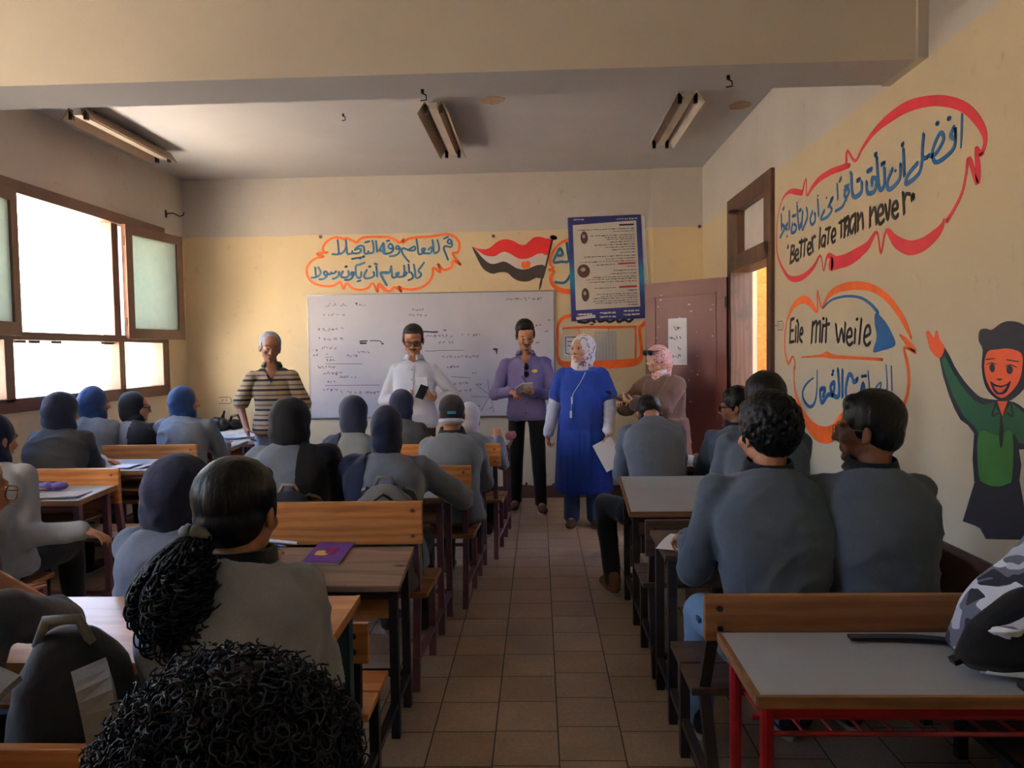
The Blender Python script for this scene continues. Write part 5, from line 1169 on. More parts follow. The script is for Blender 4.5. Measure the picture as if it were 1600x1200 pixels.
def cut(me, keep):
    bm = bmesh.new(); bm.from_mesh(me); bmesh.ops.delete(bm, geom=[f for f in bm.faces if not keep(f.calc_center_median())], context='FACES'); bm.to_mesh(me); bm.free()
def neck_ring(root, p, name, m, r=.075, h=.045, lift=.0, lean=.0):
    "a collar: thick open band round the neck"
    u = (p.H - p.N).normalized(); u = (u * .7 + V((0, -.1, .6))).normalized(); x = p.X - u * p.X.dot(u); x.normalize(); y = u.cross(x); c = p.N + u * lift
    mb = MB(); n = 28; rings = []
    for (rr_, z) in ((r + .006, -.012), (r + .004, h), (r - .008, h + .002), (r - .010, -.012), (r + .006, -.012)):
        rings.append(mb.ring(c + u * (z * s_ if (s_ := p.s) else z) + y * .006, x * rr_ * p.s, y * rr_ * .98 * p.s, n))
    mb.skin(rings, False); return mb.build(name, m, root, True)
def glasses(root, p, m='black_plastic2', thick=.0032, lens='glass', w=.026, h=.018, dy=0, dz_=0):
    T = lambda x, y, z: p.H + p.R @ (V((x, y + dy, z + dz_)) * p.hs)
    mb = MB()
    for sx in (-1, 1):
        pts = [T(sx * .033 + w * math.copysign(abs(cos(q * pi / 8)) ** .6, cos(q * pi / 8)), .098 - .25 * abs(.0), -.002 + h * math.copysign(abs(sin(q * pi / 8)) ** .6, sin(q * pi / 8))) for q in range(17)]
        mb.tube(pts, thick, 6, False); mb.tube([T(sx * (.033 + w), .098, .006), T(sx * .082, .045, .006), T(sx * .083, .0, .004), T(sx * .080, -.02, -.012)], thick * .9, 6)
    mb.tube([T(-.008, .099, .003), T(0, .102, .006), T(.008, .099, .003)], thick, 6)
    o = mb.build('glasses', m, root, True)
    for sx in (-1, 1):
        mb = MB(); mb.prism([T(sx * .033 + w * .95 * cos(q * pi / 8), .0975, -.002 + h * .95 * sin(q * pi / 8)) for q in range(16)], p.R @ V((0, .001, 0))); mb.build('lens', lens, o)
def short_hair(root, p, m='hair_black', vol=.0, amp=.004, freq=60, curls=False, top=0, seed=0, fringe=True, recede=0):
    s = p.hs; T = lambda x, y, z: p.H + p.R @ (V((x, y, z)) * s)
    mb = MB(); v = vol
    mb.ell(T(0, -.024 - recede, .038 + top * .5), [(.0825 + v) * s, (.096 + v) * s, (.084 + v + top) * s], p.R, 26, 16); mb.ell(T(0, -.050, -.010), [(.073 + v * .8) * s, (.062 + v * .7) * s, (.070 + v * .3) * s], p.R, 22, 14)
    for sx in (-1, 1): mb.ell(T(sx * .0735, .010, .010), [.009 * s, .020 * s, .038 * s], p.R)
    if fringe: mb.ell(T(0, .036 - recede, .082 + top * .6), [(.060 + v * .6) * s, (.038 + v * .2) * s, (.030 + top * .5) * s], p.R)
    if curls:
        rr = random.Random(seed)
        for k in range(900):
            th, ph = rr.uniform(0, 2 * pi), math.acos(rr.uniform(-.55, 1)); n_ = V((sin(ph) * cos(th), sin(ph) * sin(th), cos(ph)))
            if n_.y > .62 and n_.z < .45: continue
            c = V((0, -.030, .030)) + V((n_.x * (.078 + v), n_.y * (.098 + v), n_.z * (.088 + v + top))); r_ = rr.uniform(.0065, .0105)
            mb.ell(T(*c), (r_ * s,) * 3, None, 8, 6)
    me = remesh(mb.mesh(), .0036 if curls else .006, 1 if curls else 3); wrinkle(me, amp, freq, (1, 1, .5), seed)
    return link('hair', me, m, root)
def curl_tubes(name, root, m, pts, n, seed, r=(.004, .002), coil=(.008, .016), turns=(1.5, 3), length=(.05, .10), seg=16):
    """locks: pts(rr) gives (root point, outward direction, hang direction)"""
    rr = random.Random(seed); mb = MB()
    for k in range(n):
        b, o_, hg = pts(rr); L = rr.uniform(*length); c = rr.uniform(*coil); tn = rr.uniform(*turns); ph = rr.uniform(0, 2 * pi); q = []
        ax = (o_ * rr.uniform(.3, 1) + hg * rr.uniform(.4, 1.2) + V((rr.uniform(-.4, .4), rr.uniform(-.4, .4), rr.uniform(-.4, .4)))).normalized(); e1 = ax.cross(V((.3, .5, .8))).normalized(); e2 = ax.cross(e1)
        for i in range(seg + 1):
            t_ = i / seg; a = ph + tn * 2 * pi * t_; q.append(b + ax * L * t_ + (e1 * cos(a) + e2 * sin(a)) * c * min(1, t_ * 3))
        mb.tube(q, [r[0] + (r[1] - r[0]) * (i / seg) for i in range(seg + 1)], 4, True)
    return mb.build(name, m, root, True)
def hijab(root, p, m, bun=.045, tuck=True, wide=1.0, low=0, tail=None, name='headscarf', seed=0, amp=.004, bunz=-.01, drape=False):
    s = p.hs; T = lambda x, y, z: p.H + p.R @ (V((x, y, z)) * s)
    def pr_(mb):
        mb.ell(T(0, -.030, .022), [.090 * wide * s, .106 * s, .110 * s], p.R, 26, 16); mb.ell(T(0, -.034, -.050), [.090 * wide * s, .092 * s, .090 * s], p.R, 24, 14)
        if bun: mb.ell(T(0, -.070, bunz), [.074 * wide * s, (.050 + bun * .6) * s, .080 * s], p.R, 22, 14)
        if low: mb.ell(T(0, -.052, -.085 - low), [.096 * wide * s, .080 * s, .075 * s], p.R, 22, 14)
        a = T(0, -.026, -.075); mb.cap(a, p.N + V((0, .002, .012)), .084 * wide * s, .084 * wide * s)
        if drape: mb.ell(p.N + V((0, .03, -.02)), (.155 * s, .125 * s, .065 * s), None, 26, 12); mb.ell(p.N + V((0, .10, -.09)), (.105 * s, .05 * s, .10 * s), None, 22, 12)
    g_ = garment(root, name, pr_, m, .008, amp, 11, (1, 1, .45), seed, 8); folds(g_.data, .006, 6, (1.2, 1.2, .6), seed); wrinkle(g_.data, .001, 34, (1, 1, .5), seed); return g_
def tail(root, p, m, keep, off=.014, voxel=.010, seed=0):
    "loose end of a scarf lying over the sweater"
    mb = MB(); torso(mb, p, .020 + off, p.t0); arms(mb, p, .02 + off, tuple(q + off for q in p.sl), 2.0)
    me = remesh(mb.mesh(), voxel, 4); wrinkle(me, .006, 10, (1, 1, .5), seed); cut(me, keep); return link('scarf_end', me, m, root)

def seated(name, label, px, top, Y, sw=.175, s=1.0, lean=.02, hy=.05, yaw=0, pitch=4, roll=0, wl=(-.16, .40, .80), wr=(.16, .40, .80), eh=((-.30, -.45, -1), (.30, -.45, -1)), seat=.44, cover=.12, x=None, hl=None, hr=None, skin='skin_a', sweater='sw_grey', trousers='trouser_black', group='seated students', rot=0, wk=1.0, bulge=1.0, voxel=.008, hunch=.05, neck=.25, kn=.44, spread=.10, shoe_m='shoe_black', sx=0, seed=0, flare=.06, gv=.010, El=None, Er=None, slv=1.94, legs_=None, hs=1.0):
    x0 = X(px, Y) if x is None else x; zt = Z(top, Y, px)
    p = Pose(); p.s = s; p.hs = s * hs; p.X = V((1, 0, 0)); p.t0 = -.10
    p.H = V((sx, hy, zt - cover * s)); p.P = V((0, -.02, seat + .095)); p.N = V((sx * .75, lean, zt - neck * s)); p.B = (p.P + p.N) / 2 + V((0, -hunch, 0))
    p.R = rotm(yaw, pitch, roll)
    p.S = [V((-sw + sx * .7, lean * .9 + .015, p.N.z - .084 * s)), V((sw + sx * .7, lean * .9 + .015, p.N.z - .084 * s))]
    p.W = [V(wl), V(wr)]; p.E = [None, None]
    for i in (0, 1): p.E[i], p.W[i] = ik(p.S[i], p.W[i], .285 * s, .25 * s, eh[i])
    for i_, e_ in ((0, El), (1, Er)):
        if e_: p.E[i_] = V(e_); p.W[i_] = p.E[i_] + (V((wl, wr)[i_]) - p.E[i_]).normalized() * .25 * s
    p.Hp = [V((-.09, .03, seat + .085)), V((.09, .03, seat + .085))]; p.K = [V((-spread, kn, .50)), V((spread, kn, .50))]; p.A = [V((-spread, kn + .02, .075)), V((spread, kn + .02, .075))]; p.fy = [0, 0]
    if legs_:
        for i_, (h_, k_, a_, f_) in legs_.items(): p.Hp[i_] = V(h_); p.K[i_] = V(k_); p.A[i_] = V(a_); p.fy[i_] = f_
    p.hand = [hl or dict(n=(0, 0, -1), curl=14), hr or dict(n=(0, 0, -1), curl=14)]
    p.sl = tuple(q * s * bulge for q in (.068, .060, .044))
    o = person(name, label, (x0, Y, 0), p, group, rot, skin, voxel, ears='scarf' not in label)
    def pr_(mb): torso(mb, p, .020 * bulge, p.t0, 1.0, flare, 0, wk); arms(mb, p, .02, p.sl, slv)
    g_ = garment(o, 'sweater', pr_, sweater, gv, .007, 7, (1, 1, 1.5), seed, 9)
    folds(g_.data, .016, 6, (1, 1, 1.5), seed); wrinkle(g_.data, .0012, 40, (1, 1, .8), seed)
    def pl(mb): legs(mb, p, (.094 * s, .072 * s, .055 * s), 1.0); mb.ell(p.P + V((0, .01, 0)), (.165 * s * wk, .13 * s, .092 * s))
    garment(o, 'trousers', pl, trousers, .011, .005, 9, (1, 1, 1), seed + 1)
    for i in (0, 1): shoe(o, p.A[i], p.fy[i], shoe_m)
    return o, p

def shirt_collar(root, p, m, r=.070, gap=28, fall=.040, point=.075, name='shirt_collar', lift=.0):
    "turned-down collar, open at the front by gap degrees each side"
    u = V((0, -.22, .97)).normalized(); x = V((1, 0, 0)); y = u.cross(x) * -1 if u.cross(x).y < 0 else u.cross(x); c = p.N + V((0, .004, lift)); n = 24; mb = MB(); rings = []
    for i in range(n + 1):
        a = RAD(-180 + gap + (360 - 2 * gap) * i / n); f = abs(a) / pi; d = x * sin(a) - y * cos(a); k = p.s
        h = .044 - .016 * f; fl = fall + (point - fall) * max(0, (f - .55) / .45) ** 2; out = .016 + .016 * f
        P_ = [c + d * (r * k) - u * .012, c + d * (r * k) + u * h, c + d * (r * k + .006) + u * (h + .002), c + d * (r * k + out) + u * (h - fl), c + d * (r * k + out - .005) + u * (h - fl + .001), c + d * (r * k + .003) + u * (h - .006)]
        rings.append([mb.v(q) for q in P_])
    mb.skin(rings); return mb.build(name, m, root, True)
def front(o, part, x, z):
    "frontmost point of a garment at x, z"
    me = [c for c in o.children if c.name.split('.')[0] == part][0].data
    return max([v.co.y for v in me.vertices if abs(v.co.x - x) < .018 and abs(v.co.z - z) < .018] or [.15])
def placket(o, part, m, z0, z1, btn):
    zs = [z0 + (z1 - z0) * i / 14 for i in range(15)]; P_ = [V((0, front(o, part, 0, z) + .001, z)) for z in zs]
    P_ = [P_[0]] + [(P_[i - 1] + P_[i] * 2 + P_[i + 1]) / 4 for i in range(1, 14)] + [P_[-1]]
    k_ = MB().ribbon(P_, (1, 0, 0), .030, .006).build('button_placket', m, o)
    for i in range(1, 14, 3): MB().ell(P_[i] + V((0, .004, 0)), (.006, .003, .006), None, 10, 6).build('button', btn, k_, True)
    for sx in (-1, 1):
        S_ = [V((sx * (.115 - .02 * q), front(o, part, sx * .115, 1.42 - .05 * q) + .0005, 1.42 - .05 * q)) for q in range(3)]
def vneck(o, z0, k=.42, y0=.0):
    for ch in o.children:
        if ch.name.split('.')[0] in ('shirt', 'striped_polo'): cut(ch.data, lambda c: not (c.y > y0 and c.z > z0 and abs(c.x) < (c.z - z0) * k))
# ------------------------------------------------------------------ students: window column
UPA = dict(n=(0, 0, -1), curl=16)
def loc_of(o, P_): return V(P_) - V(o)
o, p = seated('person', 'seated girl in a blue headscarf and grey sweater nearest the corner table', 285, 602, 5.72, sw=.185, yaw=-48, pitch=6, cover=.135, sweater='sw_grey', seed=1, bulge=1.1)
hijab(o, p, 'bluescarf', .03, wide=1.12, seed=1); neck_ring(o, p, 'undercollar', 'collar', .080, .05)
o, p = seated('person', 'seated girl in glasses and a black scarf between two blue headscarves', 206, 611, 5.74, sw=.135, yaw=-62, pitch=4, cover=.135, sweater='sw_grey', seed=2)
hijab(o, p, 'blackscarf', .02, wide=.92, seed=2); glasses(o, p); tail(o, p, 'blackscarf', lambda c: c.x > .03 and c.z < 1.12 and c.y < .25)
o, p = seated('person', 'seated girl in a blue headscarf right under the window, furthest left of her bench', 143, 602, 5.60, sw=.125, yaw=-35, pitch=8, cover=.14, sweater='sw_grey', seed=3)
hijab(o, p, 'bluescarf', .05, wide=1.12, seed=3)
x0 = X(78, 4.64); hp = at(184, 719, 2, .81)
o, p = seated('person', 'girl in a charcoal jacket and navy headscarf with one hand on the grey desk', 78, 611, 4.64, sw=.150, yaw=-12, pitch=12, cover=.14, sweater='sw_char', seed=4, wr=(hp.x - x0 - .10, hp.y - 4.64 - .04, .815), hr=dict(d=(.9, .35, -.1), n=(0, 0, -1), curl=26), bulge=1.1, lean=.08, hy=.12)
hijab(o, p, 'navy', .045, wide=1.2, seed=4, low=0)
for k_ in (0,): 
    mb = MB(); a_ = p.W[1]; b_ = p.E[1]
    for q in (.06, .12, .18): mb.tube([a_.lerp(b_, q * 1.6), a_.lerp(b_, q * 1.6 + .035)], .052, 14)
    mb.build('cuff_stripe', 'white_paper', o, True)
x0 = X(-22, 3.52); hp = at(146, 834, 1, 3.56)
o, p = seated('person', 'girl in a pale grey sweater at the left edge stretching her arm over the bench', -22, 645, 3.52, sw=.135, yaw=-20, pitch=10, cover=.135, sweater='sw_light', seed=5, wr=(hp.x - x0 - .06, .06, hp.z + .01), eh=((-.6, -.5, -.6), (.1, -.2, -1)), hr=dict(d=(.95, .1, -.25), n=(0, -.1, -1), curl=20), bulge=1.15)
hijab(o, p, 'navy', .02, wide=.98, seed=5)
# ------------------------------------------------------------------ students: middle column
o, p = seated('person', 'girl in a black headscarf with its end down her back, at the wide orange backrest', 449, 620, 3.58, sw=.170, yaw=0, pitch=8, neck=.235, cover=.135, sweater='sw_grey', seed=6, bulge=1.12, flare=.12)
hijab(o, p, 'blackscarf', .02, wide=1.16, seed=6, low=0); tail(o, p, 'blackscarf', lambda c: c.x > .075 and c.z < 1.14 and c.y < .22 and c.x < .27 and c.z > .62); 
o, p = seated('person', 'girl in a narrow navy headscarf with elbow out, before the pale grey backpack', 600, 633, 3.58, sw=.165, yaw=4, pitch=4, neck=.24, cover=.135, sweater='sw_grey', seed=7, bulge=1.1, wr=(.22, .36, .82), eh=((-.6, -.5, -.6), (1, -.5, -.5)))
hijab(o, p, 'navy', .0, wide=.90, seed=7, low=0); tail(o, p, 'navy', lambda c: c.x < -.085 and c.z < 1.12 and c.y < .2 and c.z > .62)
o, p = seated('person', 'girl in a navy headscarf in front of the whiteboard corner, scarf over her left shoulder', 549, 617, 4.64, sw=.135, yaw=8, pitch=2, cover=.135, sweater='sw_grey', seed=8)
hijab(o, p, 'navy', .01, wide=1.02, seed=8, low=0); tail(o, p, 'navy', lambda c: c.x < -.07 and c.z < 1.12 and c.y < .2)
o, p = seated('person', 'boy in a dark knit cap with a pale label, seated at the aisle end', 704, 617, 4.62, sw=.150, yaw=0, pitch=6, cover=.125, sweater='sw_grey', seed=9, bulge=1.05, wr=(.14, .38, .80), skin='skin_b')
def capf(mb): mb.ell(p.H + p.R @ V((0, -.022, .038)), (.084, .102, .088), p.R, 26, 16); mb.ell(p.H + p.R @ V((0, -.045, -.005)), (.076, .066, .06), p.R)
garment(o, 'knit_cap', capf, 'cap_knit', .007, .003, 30, seed=2)
def bandf(mb): mb.ell(p.H + p.R @ V((0, -.036, -.045)), (.084, .086, .028), p.R, 26, 12)
garment(o, 'cap_band', bandf, 'whitescarf', .007, .002, 20, seed=3)
mb = MB(); a_ = p.H + p.R @ V((.012, -.128, .006)); mb.box(a_ + V((-.026, -.002, -.008)), a_ + V((.026, .004, .008))); mb.build('cap_label', 'glassy', o) if 'glassy' in M else mb.build('cap_label', 'blue_print', o)
shirt_collar(o, p, 'collar', .068, 24, .044, .06, 'polo_collar', .004)
o, p = seated('person', 'girl in a navy headscarf directly before the man in the white shirt', 626, 607, 5.70, sw=.135, yaw=-4, pitch=4, cover=.135, sweater='sw_char', seed=10)
hijab(o, p, 'navy', .01, wide=1.06, seed=10, low=0)
o, p = seated('person', 'girl in a white headscarf mostly hidden behind the boy in the cap', 733, 628, 5.70, sw=.140, yaw=-20, pitch=12, cover=.135, sweater='sw_grey', seed=11, wr=(.20, .40, .82))
hijab(o, p, 'whitescarf', .0, wide=.92, seed=11)
o, p = seated('person', 'girl in a large navy headscarf tipped aside, beside the ponytailed girl', 268, 704, 2.44, sw=.165, yaw=-8, pitch=10, roll=8, cover=.15, sweater='sw_grey', seed=12, bulge=1.1, neck=.255, seat=.42, flare=.1, wl=(-.16, .42, .72), wr=(.16, .42, .72))
hijab(o, p, 'navy', .06, wide=1.36, seed=12, low=0, amp=.006, bunz=.0)
# ponytailed girl
o, p = seated('person', 'girl with a curly black ponytail and grey scrunchie in a light grey sweater', 354, 725, 1.60, sw=.138, yaw=-6, pitch=8, roll=-3, cover=.118, sweater='sw_light', seed=13, bulge=1.02, neck=.215, seat=.43, flare=.05, wl=(-.13, .34, .83), wr=(.06, .36, .83), voxel=.006, gv=.008)
neck_ring(o, p, 'collar', 'collar', .084, .020)
hair = short_hair(o, p, 'hair_black', .008, .0015, 40, fringe=True, seed=1)
B_ = p.H + p.R @ V((-.040, -.116, -.040))
mb = MB(); u_ = (p.R @ V((-.1, -.6, -.8))).normalized(); e1 = u_.cross(V((1, 0, 0))).normalized(); e2 = u_.cross(e1)
ringp = [B_ + (e1 * cos(q * pi / 9) + e2 * sin(q * pi / 9)) * .022 for q in range(19)]
mb.tube(ringp, [.012 + .003 * (q % 2) for q in range(19)], 8, False); mb.build('scrunchie', 'bag_grey', o, True)
axis_ = smooth([tuple(B_ + V((.005, .04, .02))), tuple(B_), tuple(B_ + V((-.010, -.045, -.04))), tuple(B_ + V((-.022, -.060, -.11))), tuple(B_ + V((-.022, -.050, -.18))), tuple(B_ + V((-.005, -.035, -.26)))], 14)
rr = random.Random(3); mb = MB(); na = len(axis_) - 1
for k in range(480):
    th, rd, ph, tn = rr.uniform(0, 2 * pi), math.sqrt(rr.uniform(.02, 1)), rr.uniform(0, 6.3), rr.uniform(3, 6); n0 = rr.choice((0, 0, 0, 16, 24)); n1 = int(na * rr.uniform(.55, 1)); q, R_ = [], []
    if n1 - n0 < 16: n1 = n0 + 16
    cw = rr.uniform(.006, .016)
    for i in range(n0, min(na, n1) + 1):
        f_ = i / na; c = V(axis_[i]); w_ = .012 + .072 * min(1, max(0, (f_ - .14)) * 2.6) * (1 - .30 * max(0, f_ - .7) / .3); a = ph + tn * 2 * pi * (i - n0) / (na * .7); wv_ = cw * min(1, max(0, f_ - .18) * 4)
        q.append(c + V((cos(th) * w_ * rd + wv_ * cos(a), sin(th) * w_ * rd * .62 + wv_ * .8 * sin(a), wv_ * sin(a + 1)))); R_.append((.0042 if i < na * .5 else .0036) * (1 - .75 * (i - n0) / max(1, n1 - n0)) + .0008)
    mb.tube(q, R_, 5)
mb.build('ponytail', 'hair_black', o, True)
# girl with chin on hand
x0 = -1.43; el = at(98, 985, 2, .84); chin = at(2, 862, 1, 1.86)
o, p = seated('person', 'girl at the left edge resting her chin on her raised hand beside the dark backpack', -25, 700, 1.50, x=x0, sw=.18, yaw=-25, pitch=12, cover=.135, sweater='sw_char', seed=14, lean=.16, hy=.26, seat=.43, bulge=.95, neck=.33, wr=(chin.x - x0 - .01, chin.y - 1.50 - .03, chin.z - .06), Er=(el.x - x0, el.y - 1.50, el.z + .02), slv=1.12, hr=dict(d=(-.45, .1, .9), n=(-.7, .3, .2), curl=38), voxel=.006, gv=.008, wl=(-.1, .45, .83))
hijab(o, p, 'blackscarf', .0, wide=.95, seed=14); glasses(o, p, 'gold', .002)
# curly head nearest the camera
o, p = seated('person', 'student with a big mass of dark curls nearest the camera, seen from behind', 352, 1094, .80, x=X(352, .86), sw=.18, cover=.15, sweater='sw_char', seed=15, hy=.06, neck=.29, seat=.43, kn=.36, wl=(-.15, .28, .73), wr=(.15, .28, .73))
short_hair(o, p, 'hair_curl', .036, .008, 40, top=.012, seed=5, fringe=True)
Hc = V(p.H)
def cp_(rr):
    while True:
        th, cz = rr.uniform(0, 2 * pi), rr.uniform(-.7, 1); sz = math.sqrt(1 - cz * cz); n_ = V((sz * cos(th), sz * sin(th), cz))
        if not (n_.y > .6 and cz < .4): break
    k_ = rr.uniform(.97, 1.06)
    return Hc + V((n_.x * .128 * k_, -.028 + n_.y * .138 * k_, .036 + n_.z * .122 * k_)), n_, V((rr.uniform(-.5, .5), 0, -.35))
curl_tubes('curls', o, 'hair_curl', cp_, 5200, 8, r=(.0021, .0011), coil=(.0045, .0085), turns=(1.2, 2.2), length=(.016, .036), seg=15)
# ------------------------------------------------------------------ students: right column
x0 = X(1208, 2.56); hp = at(1052, 846, 2, .755)
o, p = seated('person', 'curly-haired boy in a slate polo with a black wristband and light jeans', 1208, 621, 2.56, sw=.180, s=1.05, yaw=24, pitch=4, cover=.128, sweater='sw_slate', trousers='jeans_light', seed=16, seat=.43, bulge=1.06, lean=.05, hy=.09, wl=(hp.x - x0 + .05, hp.y - 2.56 - .09, .80), eh=((-.30, -.6, -1), (.3, -.5, -.9)), hl=dict(d=(-.35, .9, -.2), n=(.3, .1, -1), curl=34), skin='skin_a', voxel=.0065, kn=.36, gv=.009, flare=.0, shoe_m='shoe_black', spread=.17)
short_hair(o, p, 'hair_black', .012, .003, 50, True, .012, 3); shirt_collar(o, p, 'collar', .068, 24, .044, .06, 'polo_collar', .004)
a_ = p.W[0].lerp(p.E[0], .10); b_ = p.W[0].lerp(p.E[0], .22); MB().tube([a_, b_], .0335, 16).build('wristband', 'black_plastic2', o, True)
u_ = (b_ - a_).normalized(); c_ = (a_ + b_) / 2 + V((-.02, -.012, .028)); MB().box(c_ - V((.013, .017, .004)), c_ + V((.013, .017, .005)), rotm(20), None).build('watch_face', 'dark_lens', o)
for q in (.35, .6): k_ = p.Hp[0].lerp(p.K[0], q) + V((-.075, -.02, .02)); MB().box(k_ - V((.006, .022, .008)), k_ + V((.006, .022, .008))).build('pocket_tab', 'jeans', o)
o, p = seated('person', 'straight-haired boy in thin gold glasses turned to the left, in a slate polo', 1372, 617, 2.54, sw=.152, s=1.04, yaw=58, pitch=2, cover=.122, sweater='sw_slate', seed=17, seat=.43, bulge=1.06, lean=.04, hy=.08, skin='skin_d', wl=(-.16, .40, .76), wr=(.16, .40, .76), voxel=.0065, gv=.009)
short_hair(o, p, 'hair_black', .004, .002, 60, seed=4, top=.010); shirt_collar(o, p, 'collar', .068, 24, .044, .06, 'polo_collar', .004); glasses(o, p, 'gold', .0016, h=.021)
o, p = seated('person', 'boy with thick black hair half hidden behind the curly-haired boy', 1197, 586, 3.64, sw=.170, s=1.04, yaw=18, pitch=4, cover=.128, sweater='sw_slate', seed=18, seat=.43, wl=(-.16, .42, .74), wr=(.16, .42, .74))
short_hair(o, p, 'hair_black', .010, .003, 40, top=.012, seed=5); shirt_collar(o, p, 'collar', .068, 24, .044, .06, 'polo_collar', .004)
o, p = seated('person', 'boy in black-rimmed glasses shown in profile before the maroon door frame', 1152, 608, 4.84, sw=.145, s=.98, yaw=72, pitch=6, cover=.122, sweater='sw_slate', seed=19, seat=.43, wl=(-.16, .40, .77), wr=(.16, .40, .77), skin='skin_b')
short_hair(o, p, 'hair_black', .006, .004, 35, top=.012, seed=6); shirt_collar(o, p, 'collar', .068, 24, .044, .06, 'polo_collar', .004); glasses(o, p, thick=.004)
x0 = X(1028, 4.80)
o, p = seated('person', 'boy bent over his desk with his head down, one leg out in the aisle', 1028, 634, 4.78, sw=.162, s=1.04, yaw=5, pitch=62, cover=.085, sweater='sw_grey', seed=20, neck=.125, seat=.43, lean=.27, hy=.40, hunch=.06, bulge=1.12, wl=(-.17, .58, .80), wr=(.15, .58, .80), eh=((-.15, -.1, -1), (.15, -.1, -1)), legs_={0: ((-.20, -.04, .50), (-.34, .12, .52), (-.315, -.13, .085), .2)}, kn=.30, spread=.12, shoe_m='shoe_brown', flare=.05)
short_hair(o, p, 'hair_black', .004, .003, 50, seed=7); shirt_collar(o, p, 'collar', .068, 24, .044, .06, 'polo_collar', .004)
M['polo_olive'] = cloth('olive_collar', rgb(84, 92, 76), .8)
# ------------------------------------------------------------------ adults at the board
def standing(name, label, px, top, Y, rot, Ht=None, hs=1.0, sw=.185, wk=1.0, yaw=0, pitch=0, roll=0, W=None, eh=None, hl=None, hr=None, skin='skin_a', cover=.115, lean=0, nl=.305, feet=((-.11, .02, .10), (.11, -.02, -.10)), belly=0, jaw=1, nose=1, hunch=.02, ears=True, bulge=1):
    p = Pose(); zt = Z(top, Y, px); s = zt / 1.75 if Ht is None else Ht / 1.75; p.s = s; p.hs = s * hs; p.X = V((1, 0, 0)); p.t0 = -.10
    p.P = V((0, 0, .925 * s)); p.H = V((0, .035 + lean, zt - cover * s * hs)); p.N = V((0, lean * .7, zt - nl * s)); p.B = (p.P + p.N) / 2 + V((0, -hunch, 0)); p.R = rotm(yaw, pitch, roll)
    p.S = [V((-sw, lean * .7 + .01, p.N.z - .095 * s)), V((sw, lean * .7 + .01, p.N.z - .095 * s))]
    p.W = [V(W[0]), V(W[1])]; p.E = [None, None]; eh = eh or ((-.7, -.7, -.2), (.7, -.7, -.2))
    for i in (0, 1): p.E[i], p.W[i] = ik(p.S[i], p.W[i], .29 * s, .255 * s, eh[i])
    p.Hp = [V((-.09 * s, 0, .89 * s)), V((.09 * s, 0, .89 * s))]; p.A = [V((f[0], f[1], .08)) for f in feet]; p.fy = [f[2] for f in feet]
    p.K = [p.Hp[i].lerp(p.A[i], .5) + V((0, .03, 0)) for i in (0, 1)]
    p.hand = [hl or dict(n=(1, 0, 0), curl=22), hr or dict(n=(-1, 0, 0), curl=22)]
    p.sl = tuple(q * s * bulge for q in (.068, .056, .042))
    o = person(name, label, (X(px, Y), Y, 0), p, 'adults standing at the board', rot, skin, .006, jaw, nose, ears=ears)
    return o, p
# striped man
o, p = standing('person', 'grey-haired man in a striped polo leaning beside the corner table', 428, 521, 6.52, RAD(190), hs=1.1, sw=.172, yaw=16, pitch=12, roll=-6, lean=.09, hunch=.07, W=((-.16, .20, .92), (.225, .10, .90)), skin='skin_b', jaw=.88, nose=1.2, nl=.30)
face_bits(o, p.H, p.R, p.hs, 'hair_dark', down=True)
short_hair(o, p, 'hair_grey', .003, .003, 45, fringe=False, recede=.008)
def f_(mb): torso(mb, p, .018, -.14, .94, .03); arms(mb, p, .02, (.066, .064, .058), .86)
garment(o, 'striped_polo', f_, 'striped', .009, .005, 8, (1, 1, 1.3), 31, fold=.010)
shirt_collar(o, p, 'polo_olive', .070, 34, name='polo_collar', lift=.006); vneck(o, p.N.z - .14, .5)
def f_(mb): legs(mb, p, (.098, .080, .064), .98); mb.ell(p.P + V((0, 0, 0)), (.165, .125, .10))
garment(o, 'trousers', f_, 'trouser_grey', .010, .004, 9, (1, 1, .6), 32); [shoe(o, p.A[i], p.fy[i], 'shoe_black') for i in (0, 1)]
# man in white
o, p = standing('person', 'man in a white shirt and black-rimmed glasses looking down at a phone', 648, 508, 6.74, RAD(180), hs=1.13, sw=.168, yaw=6, pitch=20, W=((-.22, .22, 1.13), (.08, .24, 1.15)), eh=((-.8, -.4, -.7), (.8, -.4, -.7)), hl=dict(d=(.55, .6, .35), n=(.3, -.3, .8), curl=38), hr=dict(d=(-.85, .4, .05), n=(.0, .2, .95), curl=30), skin='skin_a', belly=.05, jaw=1.12, hunch=.0, bulge=1.18)
p_white, o_white = p, o
o.rotation_euler.z = RAD(180)
face_bits(o, p.H, p.R, p.hs, 'hair_dark', down=True); short_hair(o, p, 'hair_dark', .0, .0015, 60, recede=.004)
mb = MB(); T = lambda x, y, z: p.H + p.R @ V((x, y, z)) * p.hs; mb.tube([T(-.030, .082, -.052), T(-.012, .095, -.046), T(.012, .095, -.046), T(.030, .082, -.052)], [.004, .008, .008, .004], 8); mb.build('moustache', 'hair_dark', o, True)
glasses(o, p, thick=.0036)
def f_(mb): torso(mb, p, .022, -.24, .94, .03, .05, 1.04); arms(mb, p, .025, (.068, .062, .048), 1.92)
garment(o, 'shirt', f_, 'shirt_white', .009, .007, 7, (1.2, 1.2, .8), 33, 6, fold=.014)
shirt_collar(o, p, 'shirt_white', .074, 20)
placket(o, 'shirt', 'shirt_white', p.N.z - .06, 1.0, 'grey_ink')
z_ = p.N.z - .16; y_ = front(o, 'shirt', -.09, z_ - .05) + .001
MB().hexa([V((x_, y_ + t_ - .004 * (z_ < zz), zz)) for x_ in (-.14, -.045) for t_ in (-.02, .003) for zz in (z_ - .11, z_)]).build('chest_pocket', 'shirt_white', o)
def f_(mb): legs(mb, p, (.108, .086, .070), .98); mb.ell(p.P, (.185, .145, .10))
